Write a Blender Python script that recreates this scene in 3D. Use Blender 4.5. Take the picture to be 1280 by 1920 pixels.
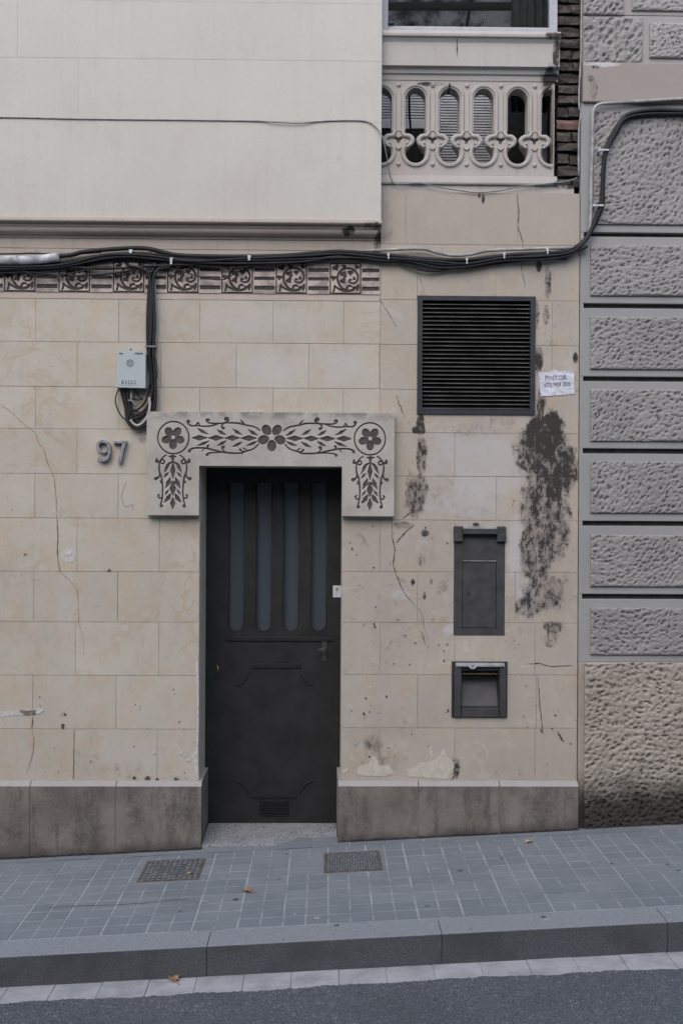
import bpy, bmesh, math, random
import numpy as np
from mathutils import Vector, Matrix
random.seed(7); rng = np.random.default_rng(11)
for o in list(bpy.data.objects): bpy.data.objects.remove(o)
S = bpy.context.scene
C = S.collection
# ------------------------------------------------------------------ camera
F = 35/36*1920; CAM = Vector((0, -5.49, 1.82)); YAW = math.radians(0.8); ROLL = math.radians(0.30)
cd = bpy.data.cameras.new('camera'); cam = bpy.data.objects.new('camera', cd); C.objects.link(cam)
cd.lens = 35; cd.sensor_width = 36; cd.sensor_fit = 'AUTO'; cd.clip_end = 500
RM = Matrix.Rotation(-YAW, 3, 'Z') @ Matrix.Rotation(math.radians(90), 3, 'X') @ Matrix.Rotation(ROLL, 3, 'Z')
cam.matrix_world = Matrix.Translation(CAM) @ RM.to_4x4()
S.camera = cam
# ------------------------------------------------------------------ light
SUN_EL, SUN_AZ = math.radians(45), math.radians(200)      # compass style: 180 = straight in front of the facade
w = bpy.data.worlds.new('World'); S.world = w; w.use_nodes = True
wn = w.node_tree.nodes; wl = w.node_tree.links; wn.clear()
sky = wn.new('ShaderNodeTexSky'); sky.sky_type = 'NISHITA'; sky.sun_disc = False
sky.sun_elevation = SUN_EL; sky.sun_rotation = SUN_AZ; sky.dust_density = 2.0; sky.air_density = 1.0; sky.ozone_density = 1.0
bg = wn.new('ShaderNodeBackground'); bg.inputs[1].default_value = 0.145
wo = wn.new('ShaderNodeOutputWorld'); wl.new(sky.outputs[0], bg.inputs[0]); wl.new(bg.outputs[0], wo.inputs[0])
ld = bpy.data.lights.new('sun', 'SUN'); ld.energy = 0.85; ld.angle = math.radians(80); ld.color = (1, 0.95, 0.88)
sun = bpy.data.objects.new('sun', ld); C.objects.link(sun)
sd = Vector((math.sin(SUN_AZ)*math.cos(SUN_EL), math.cos(SUN_AZ)*math.cos(SUN_EL), math.sin(SUN_EL)))
sun.rotation_euler = sd.to_track_quat('Z', 'Y').to_euler(); sun.location = (-3, -8, 12)
vs = S.view_settings; vs.view_transform = 'Standard'; vs.look = 'None'; vs.gamma = 1; vs.use_curve_mapping = False
vs.exposure = 0.85
# ------------------------------------------------------------------ pixel -> place (a pixel gives a direction, the plane Y gives the distance)
def W(px, py, Y=0.0):
    d = RM @ Vector(((px-640)/F, -(py-960)/F, -1)); t = (Y-CAM.y)/d.y
    p = CAM + d*t; return p
def XZ(px, py, Y=0.0):
    p = W(px, py, Y); return (p.x, p.z)
def RECT(x0, y0, x1, y1, Y=0.0):
    xm, ym = (x0+x1)/2, (y0+y1)/2
    return W(x0, ym, Y).x, W(x1, ym, Y).x, W(xm, y1, Y).z, W(xm, y0, Y).z     # x0,x1,z0,z1
PLY = -0.045                                                # plinth front
a, b = W(5, 1612, PLY), W(1080, 1557, PLY)
SL = (b.z-a.z)/(b.x-a.x); PZ0 = a.z - SL*a.x               # pavement: z = PZ0 + SL*x
def gz(x): return PZ0 + SL*x
def GP(px, py, dz=0.0):                                     # pixel on the pavement plane
    d = RM @ Vector(((px-640)/F, -(py-960)/F, -1))
    t = (PZ0+dz + SL*CAM.x - CAM.z)/(d.z - SL*d.x); return CAM + d*t
# ------------------------------------------------------------------ materials
class NT:
    def __init__(s, name):
        s.m = bpy.data.materials.new(name); s.m.use_nodes = True; s.t = s.m.node_tree; s.t.nodes.clear()
        s.out = s.n('ShaderNodeOutputMaterial'); s.b = s.n('ShaderNodeBsdfPrincipled')
        s.t.links.new(s.b.outputs[0], s.out.inputs[0]); s.b.inputs['Specular IOR Level'].default_value = 0.25
        s.geo = s.n('ShaderNodeNewGeometry'); s.pos = s.geo.outputs['Position']
    def n(s, ty, **k):
        x = s.t.nodes.new(ty)
        for a, v in k.items(): setattr(x, a, v)
        return x
    def put(s, sock, v):
        if hasattr(v, 'is_linked'): s.t.links.new(v, sock)
        elif isinstance(v, (tuple, list)) and len(v) == 3 and sock.type == 'RGBA': sock.default_value = (*v, 1)
        else: sock.default_value = v
    def math(s, op, a, b=0.0, clamp=False):
        x = s.n('ShaderNodeMath', operation=op, use_clamp=clamp); s.put(x.inputs[0], a); s.put(x.inputs[1], b); return x.outputs[0]
    def vmul(s, v, k):
        x = s.n('ShaderNodeVectorMath', operation='MULTIPLY'); s.put(x.inputs[0], v); x.inputs[1].default_value = k; return x.outputs[0]
    def vadd(s, v, k):
        x = s.n('ShaderNodeVectorMath', operation='ADD'); s.put(x.inputs[0], v); s.put(x.inputs[1], k); return x.outputs[0]
    def noise(s, scale, detail=4, rough=0.55, vec=None, out=0, dist=0.0):
        x = s.n('ShaderNodeTexNoise'); s.put(x.inputs['Vector'], vec if vec is not None else s.pos)
        x.inputs['Scale'].default_value = scale; x.inputs['Detail'].default_value = detail; x.inputs['Roughness'].default_value = rough
        x.inputs['Distortion'].default_value = dist
        return x.outputs[out]
    def ramp(s, v, lo, hi, a=0.0, b=1.0):
        x = s.n('ShaderNodeMapRange', interpolation_type='SMOOTHSTEP'); s.put(x.inputs[0], v)
        x.inputs[1].default_value = lo; x.inputs[2].default_value = hi; x.inputs[3].default_value = a; x.inputs[4].default_value = b
        return x.outputs[0]
    def mix(s, f, a, b, mode='MIX'):
        x = s.n('ShaderNodeMix', data_type='RGBA', blend_type=mode); s.put(x.inputs[0], f); s.put(x.inputs[6], a); s.put(x.inputs[7], b); return x.outputs[2]
    def rnd(s): return s.n('ShaderNodeObjectInfo').outputs['Random']
    def sep(s):
        x = s.n('ShaderNodeSeparateXYZ'); s.put(x.inputs[0], s.pos); return x.outputs
    def blob(s, cx, cz, rx, rz, wob):
        x = s.n('ShaderNodeVectorMath', operation='SUBTRACT'); s.put(x.inputs[0], s.pos); x.inputs[1].default_value = (cx, 0, cz)
        m = s.vmul(x.outputs[0], (1/rx, 0, 1/rz)); l = s.n('ShaderNodeVectorMath', operation='LENGTH'); s.put(l.inputs[0], m)
        return s.ramp(s.math('ADD', l.outputs['Value'], wob), 1.15, 0.5)
    def bump(s, h, strength=0.3, dist=0.01):
        x = s.n('ShaderNodeBump'); x.inputs['Strength'].default_value = strength; x.inputs['Distance'].default_value = dist
        s.put(x.inputs['Height'], h); s.put(s.b.inputs['Normal'], x.outputs[0])
    def fin(s, col, rough=0.85, metal=0.0):
        s.put(s.b.inputs['Base Color'], col); s.put(s.b.inputs['Roughness'], rough); s.b.inputs['Metallic'].default_value = metal; return s.m

def simple(name, col, rough=0.6, metal=0.0, var=0.25, scale=30, spec=0.3, bump=0.0):
    t = NT(name); n = t.noise(scale, 5, 0.6)
    f = t.ramp(n, 0.3, 0.7)
    c = t.mix(f, tuple(x*(1-var) for x in col), tuple(min(1, x*(1+var)) for x in col))
    t.b.inputs['Specular IOR Level'].default_value = spec
    if bump: t.bump(t.noise(scale*6, 4), bump, 0.003)
    return t.fin(c, rough, metal)

PXM = 1/340.0
def px_stains(lst):                                         # (px,py,rx,ry,kind strength)
    r = []
    for (x, y, rx, ry, k) in lst:
        p = W(x, y); r.append((p.x, p.z, rx*PXM, ry*PXM, k))
    return r
def plaster(name, c1, c2, ochre=0.35, scuff=0.0, stains=(), pale=(), speck=0.35, streak=0.0, rv=0.20, bumps=0.25):
    t = NT(name)
    big = t.noise(1.7, 5, 0.6); mid = t.noise(6, 6, 0.62, dist=0.6); fine = t.noise(70, 4, 0.6)
    c = t.mix(t.ramp(big, 0.35, 0.65), c1, c2)
    if ochre:                                               # water marks and ochre blotches of the lime wash
        ring = t.math('ABSOLUTE', t.math('SUBTRACT', t.noise(2.6, 4, 0.55, dist=0.9), 0.5))
        rm = t.math('MULTIPLY', t.ramp(ring, 0.03, 0.0), t.ramp(t.noise(1.1, 3), 0.44, 0.60))
        c = t.mix(t.math('MULTIPLY', rm, ochre*0.9), c, (0.40, 0.29, 0.185))
        c = t.mix(t.math('MULTIPLY', t.ramp(mid, 0.46, 0.66), ochre*1.0), c, (0.46, 0.368, 0.268))
        c = t.mix(t.math('MULTIPLY', t.ramp(t.noise(3.3, 5), 0.55, 0.75), 0.35), c, (0.50, 0.47, 0.44))
    lum = t.math('ADD', t.math('MULTIPLY', t.noise(2.1, 8, 0.66), 0.6), t.math('MULTIPLY', t.noise(1.0, 6, 0.7, vec=t.vmul(t.pos, (20, 20, 9))), 0.4))
    c = t.mix(t.math('MULTIPLY', t.ramp(lum, 0.48, 0.66), 0.36 if ochre > 0.2 else 0.12), c, (0.28, 0.245, 0.205))
    rd = t.rnd()
    c = t.mix(t.math('MULTIPLY', t.math('SUBTRACT', rd, 0.0), rv), c, (0.32, 0.275, 0.225))
    if streak:
        sv = t.noise(1.0, 5, 0.7, vec=t.vmul(t.pos, (28, 28, 1.1)))
        c = t.mix(t.math('MULTIPLY', t.ramp(sv, 0.52, 0.78), streak), c, (0.22, 0.20, 0.19))
    if speck:
        sp = t.math('MULTIPLY', t.ramp(t.noise(42, 3, 0.5), 0.63, 0.70), t.ramp(t.noise(2.4, 3), 0.45, 0.65))
        c = t.mix(t.math('MULTIPLY', sp, speck), c, (0.17, 0.14, 0.13))
    if scuff:
        sc = t.math('MULTIPLY', t.ramp(t.noise(13, 10, 0.72, dist=0.8), 0.545, 0.66), t.ramp(t.noise(1.9, 4, 0.6), 0.44, 0.60))
        c = t.mix(t.math('MULTIPLY', sc, scuff), c, (0.15, 0.125, 0.11))
        c = t.mix(t.math('MULTIPLY', t.ramp(t.noise(5.5, 8, 0.7, dist=1.2), 0.56, 0.62), scuff*0.45), c, (0.52, 0.49, 0.45))
    if pale:
        wob = t.math('MULTIPLY', t.math('SUBTRACT', t.noise(7, 6, 0.7), 0.5), 2.2)
        for (x, z, rx, rz, k) in px_stains(pale):
            c = t.mix(t.math('MULTIPLY', t.blob(x, z, rx, rz, wob), k), c, (0.47, 0.45, 0.45))
    if stains:
        wob = t.math('MULTIPLY', t.math('SUBTRACT', t.noise(1.0, 6, 0.65, vec=t.vmul(t.pos, (14, 14, 8))), 0.5), 1.5)
        n1 = t.noise(1.0, 10, 0.70, vec=t.vmul(t.pos, (24, 24, 16)), dist=0.25); n2 = t.noise(1.0, 4, 0.6, vec=t.vmul(t.pos, (110, 110, 34)))
        nn = t.math('ADD', t.math('MULTIPLY', n1, 0.80), t.math('MULTIPLY', n2, 0.20))
        tot = None
        for (x, z, rx, rz, k) in px_stains(stains):
            bl = t.math('MULTIPLY', t.blob(x, z, rx, rz, wob), k)
            tot = bl if tot is None else t.math('MAXIMUM', tot, bl)
        val = t.math('ADD', t.math('MULTIPLY', tot, 0.58), t.math('MULTIPLY', t.math('SUBTRACT', nn, 0.49), 3.4))
        on = t.ramp(tot, 0.10, 0.75)
        wash = t.math('MULTIPLY', t.math('MULTIPLY', tot, on), 0.34, clamp=True)
        c = t.mix(wash, c, (0.12, 0.108, 0.102))
        mid_ = t.math('MULTIPLY', t.ramp(val, 0.10, 0.55), on)
        c = t.mix(t.math('MULTIPLY', mid_, 0.55), c, (0.10, 0.088, 0.082))
        c = t.mix(t.math('MULTIPLY', t.math('MULTIPLY', t.ramp(val, 0.42, 0.74), on), 0.95), c, (0.026, 0.023, 0.022))
    c = t.mix(t.math('MULTIPLY', t.ramp(fine, 0.3, 0.75), 0.10), c, (0.25, 0.21, 0.19))
    t.bump(t.math('ADD', t.math('ADD', t.math('MULTIPLY', fine, 0.5), t.noise(16, 5)), t.math('MULTIPLY', t.noise(4, 4), 2.5)), bumps, 0.004)
    return t.fin(c, 0.88)

MAT = {}
def M(name): return MAT[name]
CREAM1, CREAM2 = (0.478, 0.446, 0.380), (0.433, 0.400, 0.335)
MAT['wall_left'] = plaster('cream_limewash', CREAM1, CREAM2, 0.60, scuff=0.16,
    stains=[(267, 822, 8, 14, 0.6), (150, 1100, 9, 20, 0.35), (60, 1336, 12, 6, 0.5), (120, 1340, 8, 10, 0.5), (60, 1440, 60, 14, 0.25), (165, 1420, 40, 30, 0.3), (240, 1445, 50, 22, 0.35), (330, 1460, 40, 8, 0.4)],
    pale=[(128, 1042, 14, 16, .8), (240, 1420, 70, 35, .3), (120, 1120, 20, 70, 0.35)])
MAT['wall_mid'] = plaster('cream_limewash_over_door', CREAM1, CREAM2, 0.62, scuff=0.08,
    stains=[(655, 600, 14, 6, 0.15)], pale=[(470, 600, 160, 30, .35), (520, 690, 80, 30, .45), (640, 690, 60, 35, .3)])
MAT['wall_right'] = plaster('stained_limewash', (0.415, 0.378, 0.324), (0.375, 0.340, 0.290), 0.40, speck=0.8, scuff=0.5,
    stains=[(1022, 820, 46, 60, 1.45), (1040, 885, 56, 62, 1.15), (998, 850, 40, 66, 1.0), (1020, 955, 58, 70, 0.92), (1008, 1035, 48, 70, 0.84), (1035, 905, 24, 34, 1.35), (1065, 880, 16, 60, 0.95), (1040, 1000, 34, 60, 0.85),
            (1020, 1112, 52, 50, 0.74), (995, 1135, 40, 28, 0.8), (1040, 1175, 26, 14, 0.75), (1030, 1200, 20, 18, 0.5),
            (787, 795, 9, 24, 1.2), (783, 806, 16, 10, 1.2), (789, 855, 13, 42, 0.95), (780, 930, 28, 50, 0.85), (770, 900, 12, 14, 0.5), (755, 985, 24, 10, .6), (796, 1000, 9, 8, 1.0), (790, 1050, 9, 16, 0.55), (773, 1092, 5, 8, 0.9), (795, 1117, 4, 9, 0.95), (808, 1090, 4, 8, 0.8),
            (1010, 675, 10, 32, 1.0), (1014, 760, 11, 45, 0.95), (1006, 590, 8, 40, 0.6), (1022, 590, 8, 26, 0.8), (1010, 500, 7, 14, 1.3), (1026, 530, 9, 45, 0.7), (1078, 672, 7, 15, 1.3),
            (720, 1425, 60, 28, 0.42), (700, 1395, 26, 20, 0.5), (855, 1440, 8, 24, 0.8), (950, 1440, 90, 18, 0.22), (890, 805, 90, 16, 0.38), (930, 790, 60, 12, 0.4), (840, 925, 70, 45, 0.3), (880, 960, 60, 18, 0.32), (1072, 470, 30, 9, 0.6), (870, 492, 60, 7, .5), (1045, 480, 40, 10, .8)],
    pale=[(900, 870, 110, 75, .55), (870, 940, 80, 35, .5), (965, 1040, 18, 75, .75), (985, 1110, 20, 30, .6), (845, 1180, 16, 10, .8), (748, 1115, 18, 12, .6)])
MAT['wall_upper'] = plaster('pink_grey_render', (0.39, 0.348, 0.298), (0.355, 0.315, 0.268), 0.16, speck=0.2, streak=0.25,
    stains=[(905, 370, 4, 14, 1.2), (898, 366, 3, 8, 1), (728, 420, 12, 60, 0.35), (1070, 350, 40, 12, .9), (725, 455, 14, 24, .4), (1075, 345, 30, 20, .9)])
MAT['bay'] = plaster('pale_bay_render', (0.515, 0.488, 0.436), (0.495, 0.467, 0.415), 0.0, speck=0.12, streak=0.13, rv=0.03, bumps=0.2,
    stains=[(712, 100, 14, 130, 0.22), (634, 307, 8, 10, 0.32), (710, 300, 10, 100, 0.2)])
MAT['cornice'] = plaster('cornice_render', (0.45, 0.39, 0.335), (0.41, 0.345, 0.295), 0.15, speck=0.4, streak=0.3,
    stains=[(653, 438, 15, 9, 1.3), (700, 432, 20, 10, 0.8), (708, 455, 9, 25, 0.9), (630, 462, 70, 9, 0.35), (90, 474, 70, 6, 0.4)])
MAT['stone'] = plaster('balcony_stone', (0.43, 0.40, 0.375), (0.39, 0.36, 0.335), 0.0, speck=0.25, streak=0.3,
    stains=[(1030, 145, 20, 20, 1.3), (1040, 100, 9, 40, 1.2), (1035, 75, 22, 9, 1.1), (1022, 165, 8, 20, 1.1), (1060, 345, 30, 12, 1), (855, 100, 2, 26, 0.9), (843, 160, 3, 9, 1.2), (810, 155, 40, 5, 0.7), (920, 350, 80, 8, .4)])
def mortar_mat():
    t = NT('joint_mortar'); c = t.mix(t.ramp(t.noise(2.2, 5, 0.7), 0.38, 0.62), (0.17, 0.14, 0.115), (0.40, 0.355, 0.30)); return t.fin(c, 0.95)
MAT['mortar'] = mortar_mat()

def carved_mat(name='carved_limewash', l1=(0.42, 0.397, 0.352), l2=(0.325, 0.300, 0.262), d1=(0.066, 0.054, 0.052), d2=(0.10, 0.083, 0.08)):
    t = NT(name); at = t.n('ShaderNodeAttribute', attribute_name='carve').outputs['Fac']
    big = t.noise(5, 6, 0.65); fine = t.noise(60, 5, 0.65)
    c = t.mix(t.ramp(big, 0.35, 0.7), l1, l2)
    c = t.mix(t.math('MULTIPLY', t.ramp(fine, 0.5, 0.75), 0.35), c, (0.20, 0.175, 0.16))
    z = t.sep()[2]; zt = W(508, 773).z
    edge = t.math('MULTIPLY', t.ramp(z, zt-0.06, zt-0.012), t.ramp(t.noise(14, 5), 0.4, 0.6))
    c = t.mix(t.math('MULTIPLY', edge, 0.55), c, (0.10, 0.09, 0.09))
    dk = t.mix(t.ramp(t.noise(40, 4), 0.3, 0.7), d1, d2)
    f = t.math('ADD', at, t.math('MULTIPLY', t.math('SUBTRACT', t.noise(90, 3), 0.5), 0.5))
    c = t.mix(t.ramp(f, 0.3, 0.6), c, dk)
    t.bump(fine, 0.25, 0.003); return t.fin(c, 0.88)
MAT['carved'] = carved_mat()
MAT['carved_frieze'] = carved_mat('carved_frieze_render', (0.47, 0.40, 0.345), (0.41, 0.345, 0.295), (0.045, 0.036, 0.035), (0.075, 0.062, 0.06))

def plinth_mat():
    t = NT('brown_plinth_stone'); big = t.noise(3.2, 6, 0.65); fine = t.noise(120, 3, 0.7); v = t.noise(1, 5, 0.7, vec=t.vmul(t.pos, (14, 14, 3)))
    c = t.mix(t.ramp(big, 0.32, 0.68), (0.115, 0.102, 0.090), (0.20, 0.180, 0.158))
    c = t.mix(t.math('MULTIPLY', t.ramp(v, 0.46, 0.68), 0.65), c, (0.065, 0.058, 0.052))
    c = t.mix(t.math('MULTIPLY', t.ramp(t.noise(7, 7, 0.7), 0.54, 0.68), 0.45), c, (0.05, 0.047, 0.045))
    c = t.mix(t.math('MULTIPLY', t.ramp(fine, 0.45, 0.75), 0.4), c, (0.26, 0.24, 0.215))
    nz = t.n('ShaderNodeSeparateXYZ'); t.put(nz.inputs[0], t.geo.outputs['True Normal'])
    x, y, z = t.sep()
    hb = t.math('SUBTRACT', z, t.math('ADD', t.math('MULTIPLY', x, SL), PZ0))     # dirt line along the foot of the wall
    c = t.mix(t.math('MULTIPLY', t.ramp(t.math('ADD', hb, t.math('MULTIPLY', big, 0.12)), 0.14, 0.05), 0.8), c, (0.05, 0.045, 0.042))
    c = t.mix(t.math('MULTIPLY', t.ramp(t.math('ADD', hb, t.math('MULTIPLY', t.noise(20, 4), 0.03)), 0.032, 0.018), 0.9), c, (0.022, 0.020, 0.019))  # contact shadow and grime at the very foot, painted as one dark band
    c = t.mix(t.math('MULTIPLY', t.ramp(nz.outputs[2], 0.3, 0.6), 0.75), c, (0.36, 0.345, 0.335))   # skylight on the chamfer, painted paler on upward faces
    t.bump(t.math('ADD', fine, t.noise(30, 4)), 0.45, 0.004); return t.fin(c, 0.9)
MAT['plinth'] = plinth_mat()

def pebble_mat(name, c1, c2, foot=False):
    t = NT(name); at = t.n('ShaderNodeAttribute', attribute_name='carve').outputs['Fac']
    c = t.mix(t.ramp(t.noise(3, 5), 0.35, 0.65), c1, c2)
    c = t.mix(t.math('MULTIPLY', t.ramp(at, 0.40, 0.90), 0.72), c, tuple(x*0.42 for x in c1))      # pits darker than the face
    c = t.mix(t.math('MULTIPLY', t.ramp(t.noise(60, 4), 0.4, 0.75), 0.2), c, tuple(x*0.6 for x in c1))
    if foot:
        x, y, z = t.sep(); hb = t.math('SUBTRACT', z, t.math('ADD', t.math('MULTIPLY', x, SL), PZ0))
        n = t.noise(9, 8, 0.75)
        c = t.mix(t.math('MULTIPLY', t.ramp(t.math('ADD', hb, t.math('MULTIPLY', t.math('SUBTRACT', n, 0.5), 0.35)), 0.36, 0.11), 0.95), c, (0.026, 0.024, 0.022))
    t.bump(t.noise(110, 6, 0.7), 0.6, 0.005); return t.fin(c, 0.92)
MAT['grey'] = plaster('grey_render', (0.300, 0.300, 0.298), (0.268, 0.268, 0.266), 0.0, speck=0.2, streak=0.15, rv=0.05)
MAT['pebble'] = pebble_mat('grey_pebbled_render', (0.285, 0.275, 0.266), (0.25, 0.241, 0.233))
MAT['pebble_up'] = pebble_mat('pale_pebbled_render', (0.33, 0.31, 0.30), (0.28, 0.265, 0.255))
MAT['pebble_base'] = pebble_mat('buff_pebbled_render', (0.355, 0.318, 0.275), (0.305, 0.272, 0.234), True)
MAT['pink'] = plaster('pink_band', (0.305, 0.268, 0.240), (0.29, 0.252, 0.226), 0.0, speck=0.3, stains=[(1110, 170, 10, 24, .5), (1105, 150, 8, 8, .7), (1115, 128, 12, 4, .8), (1200, 140, 40, 8, .25)], rv=0, pale=[(1130, 124, 36, 5, 1)])
MAT['upper_margin'] = plaster('pale_margin_render', (0.33, 0.315, 0.305), (0.30, 0.285, 0.275), 0.0, speck=0.2)
def shape_dark(name, col, rough=0.6, spec=0.3, metal=0): return simple(name, col, rough, metal, 0.25, 25, spec)
MAT['groove'] = shape_dark('dark_groove', (0.055, 0.052, 0.050), 0.9)
MAT['brick'] = None
def brick_mat(name, ca, cb, soot):
    t = NT(name); c = t.mix(t.rnd(), ca, cb)
    c = t.mix(t.ramp(t.noise(14, 6, 0.7), 0.62-soot, 0.74-soot*0.6), c, (0.030, 0.027, 0.025))
    c = t.mix(t.math('MULTIPLY', t.ramp(t.noise(50, 4), 0.55, 0.7), 0.3), c, (0.26, 0.23, 0.2))
    t.bump(t.noise(60, 5), 0.6, 0.006); return t.fin(c, 0.92)
MAT['brick'] = brick_mat('sooty_brick', (0.070, 0.058, 0.051), (0.055, 0.050, 0.046), 0.17)
MAT['brick_red'] = brick_mat('red_brick', (0.17, 0.105, 0.085), (0.155, 0.095, 0.08), 0.06)
MAT['cable'] = shape_dark('black_cable_sheath', (0.013, 0.0135, 0.015), 0.55, 0.3)
MAT['cable_grey'] = shape_dark('grey_cable_sheath', (0.20, 0.205, 0.20), 0.5)
MAT['cable_pale'] = shape_dark('pale_cable_sheath', (0.36, 0.34, 0.32), 0.55)
MAT['conduit'] = simple('grey_conduit', (0.29, 0.285, 0.275), 0.5, 0, 0.3, 18)
MAT['sleeve'] = simple('dirty_white_sleeve', (0.40, 0.40, 0.41), 0.6, 0, 0.5, 12)
MAT['white_plastic'] = simple('white_plastic', (0.46, 0.48, 0.50), 0.5, 0, 0.1)
MAT['boxgrey'] = simple('pale_blue_grey_plastic', (0.37, 0.405, 0.41), 0.45, 0, 0.05, 6)
MAT['ink'] = simple('dark_blue_ink', (0.055, 0.055, 0.11), 0.8, 0, 0.2)
MAT['inkfade'] = simple('faded_grey_ink', (0.22, 0.225, 0.27), 0.9, 0, 0.45, 60)
def paper_mat():
    t = NT('creased_paper'); c = t.mix(t.ramp(t.noise(25, 5, 0.6), 0.35, 0.7), (0.60, 0.60, 0.66), (0.47, 0.48, 0.54))
    t.bump(t.noise(30, 5, 0.6), 0.8, 0.006); return t.fin(c, 0.9)
MAT['paper'] = paper_mat()
MAT['steel'] = simple('brushed_steel', (0.34, 0.34, 0.36), 0.42, 0.85, 0.3, 40)
MAT['steel_edge'] = simple('tarnished_steel', (0.16, 0.16, 0.17), 0.5, 0.6, 0.3, 40)
MAT['iron'] = simple('dark_grey_painted_metal', (0.048, 0.048, 0.050), 0.5, 0.0, 0.25, 14, 0.4)
MAT['iron2'] = simple('navy_black_painted_metal', (0.026, 0.027, 0.034), 0.5, 0.0, 0.2, 14, 0.35)
MAT['edge_metal'] = simple('bright_edge_metal', (0.40, 0.41, 0.43), 0.4, 0.6, 0.2, 20)  # brighter metal for the lip strips along top edges
MAT['slat'] = simple('dark_bronze_slat', (0.011, 0.011, 0.011), 0.55, 0.0, 0.25, 9, 0.3)
MAT['slat_nose'] = simple('lit_slat_edge', (0.11, 0.107, 0.10), 0.55, 0.0, 0.4, 9, 0.3)  # light caught on the slat noses, painted in as a paler colour
MAT['black'] = simple('dark_interior', (0.030, 0.029, 0.029), 0.9)
MAT['door'] = simple('black_door_paint', (0.0165, 0.0165, 0.0175), 0.6, 0, 0.3, 7, 0.35)
MAT['moulding'] = simple('black_door_moulding', (0.017, 0.017, 0.019), 0.55, 0, 0.15, 10, 0.25)
def glass_mat(name, col, rough, spec):
    t = NT(name); t.b.inputs['Specular IOR Level'].default_value = spec
    t.bump(t.noise(9, 2), 0.05, 0.01); return t.fin(col, rough)
MAT['doorglass'] = glass_mat('frosted_door_glass', (0.060, 0.072, 0.084), 0.2, 0.5)
MAT['brass'] = simple('dull_brass', (0.25, 0.19, 0.10), 0.4, 0.8)
MAT['alu'] = simple('white_window_frame', (0.36, 0.36, 0.385), 0.5, 0, 0.08, 30)
def thin_glass():
    t = NT('clear_window_glass'); t.t.nodes.remove(t.b)
    g = t.n('ShaderNodeBsdfGlossy'); g.inputs['Roughness'].default_value = 0.02; g.inputs['Color'].default_value = (1, 1, 1, 1)
    tr = t.n('ShaderNodeBsdfTransparent'); tr.inputs[0].default_value = (0.80, 0.82, 0.82, 1)
    f = t.n('ShaderNodeFresnel'); f.inputs[0].default_value = 1.10
    mx = t.n('ShaderNodeMixShader'); t.put(mx.inputs[0], f.outputs[0]); t.put(mx.inputs[1], tr.outputs[0]); t.put(mx.inputs[2], g.outputs[0])
    t.put(t.out.inputs[0], mx.outputs[0]); return t.m
MAT['glass'] = thin_glass()
MAT['shutter'] = simple('mauve_grey_shutter', (0.62, 0.60, 0.64), 0.55, 0, 0.12, 10)
def sheet_mat():
    t = NT('grimy_translucent_sheet'); n = t.ramp(t.noise(7, 6, 0.65), 0.42, 0.66)
    c = t.mix(n, (0.62, 0.63, 0.64), (0.05, 0.05, 0.05)); t.put(t.b.inputs['Base Color'], c); t.b.inputs['Roughness'].default_value = 0.7
    tr = t.n('ShaderNodeBsdfTranslucent'); t.put(tr.inputs[0], c); mx = t.n('ShaderNodeMixShader'); mx.inputs[0].default_value = 0.6
    t.put(mx.inputs[1], t.b.outputs[0]); t.put(mx.inputs[2], tr.outputs[0]); t.put(t.out.inputs[0], mx.outputs[0]); return t.m
MAT['sheet'] = sheet_mat()
MAT['curtain'] = simple('dark_curtain_cloth', (0.05, 0.048, 0.048), 0.95)
MAT['gallery'] = simple('gallery_plaster', (0.30, 0.285, 0.27), 0.9)

def tile_mat():
    t = NT('grey_cement_tile'); r = t.rnd(); fine = t.noise(160, 3, 0.65); big = t.noise(4, 6, 0.65)
    c = t.mix(r, (0.142, 0.160, 0.178), (0.172, 0.190, 0.208))
    c = t.mix(t.math('MULTIPLY', t.ramp(big, 0.4, 0.7), 0.5), c, (0.115, 0.130, 0.146))
    st = t.noise(1, 5, 0.7, vec=t.vmul(t.pos, (9, 60, 9)))
    c = t.mix(t.math('MULTIPLY', t.ramp(st, 0.5, 0.75), 0.35), c, (0.24, 0.245, 0.25))
    c = t.mix(t.math('MULTIPLY', t.ramp(fine, 0.5, 0.75), 0.25), c, (0.25, 0.25, 0.25))
    c = t.mix(t.math('MULTIPLY', t.ramp(t.noise(11, 2), 0.72, 0.76), 0.6), c, (0.07, 0.07, 0.072))
    t.bump(t.math('ADD', fine, t.noise(25, 4)), 0.3, 0.003); return t.fin(c, 0.85)
MAT['tile'] = tile_mat()
def grout_mat():
    t = NT('pale_grout'); c = t.mix(t.ramp(t.noise(6, 6, 0.75), 0.34, 0.62), (0.16, 0.176, 0.192), (0.30, 0.32, 0.335)); return t.fin(c, 0.95)
MAT['grout'] = grout_mat()
def fill_mat():
    t = NT('groove_dust'); c = t.mix(t.ramp(t.noise(6.5, 6, 0.75), 0.36, 0.64), (0.160, 0.176, 0.193), (0.27, 0.288, 0.304)); return t.fin(c, 0.95)
MAT['groove_fill'] = fill_mat()
def granite(name, c1, c2, c3, sc=230, rvar=0.12):
    t = NT(name); n = t.noise(sc, 2, 0.6); v = t.n('ShaderNodeTexVoronoi'); t.put(v.inputs['Vector'], t.pos); v.inputs['Scale'].default_value = sc*0.7
    c = t.mix(t.ramp(n, 0.35, 0.65), c1, c2); c = t.mix(t.ramp(v.outputs['Color'], 0.62, 0.8), c, c3)
    c = t.mix(t.math('MULTIPLY', t.ramp(t.noise(5, 6, 0.65), 0.4, 0.7), 0.4), c, tuple(x*0.6 for x in c1))
    c = t.mix(t.math('MULTIPLY', t.rnd(), rvar), c, tuple(x*0.5 for x in c1))
    t.bump(t.math('ADD', n, t.noise(40, 4)), 0.5, 0.004); return t.fin(c, 0.85)
MAT['granite'] = granite('speckled_granite', (0.20, 0.21, 0.22), (0.36, 0.37, 0.38), (0.10, 0.10, 0.11))
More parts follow.
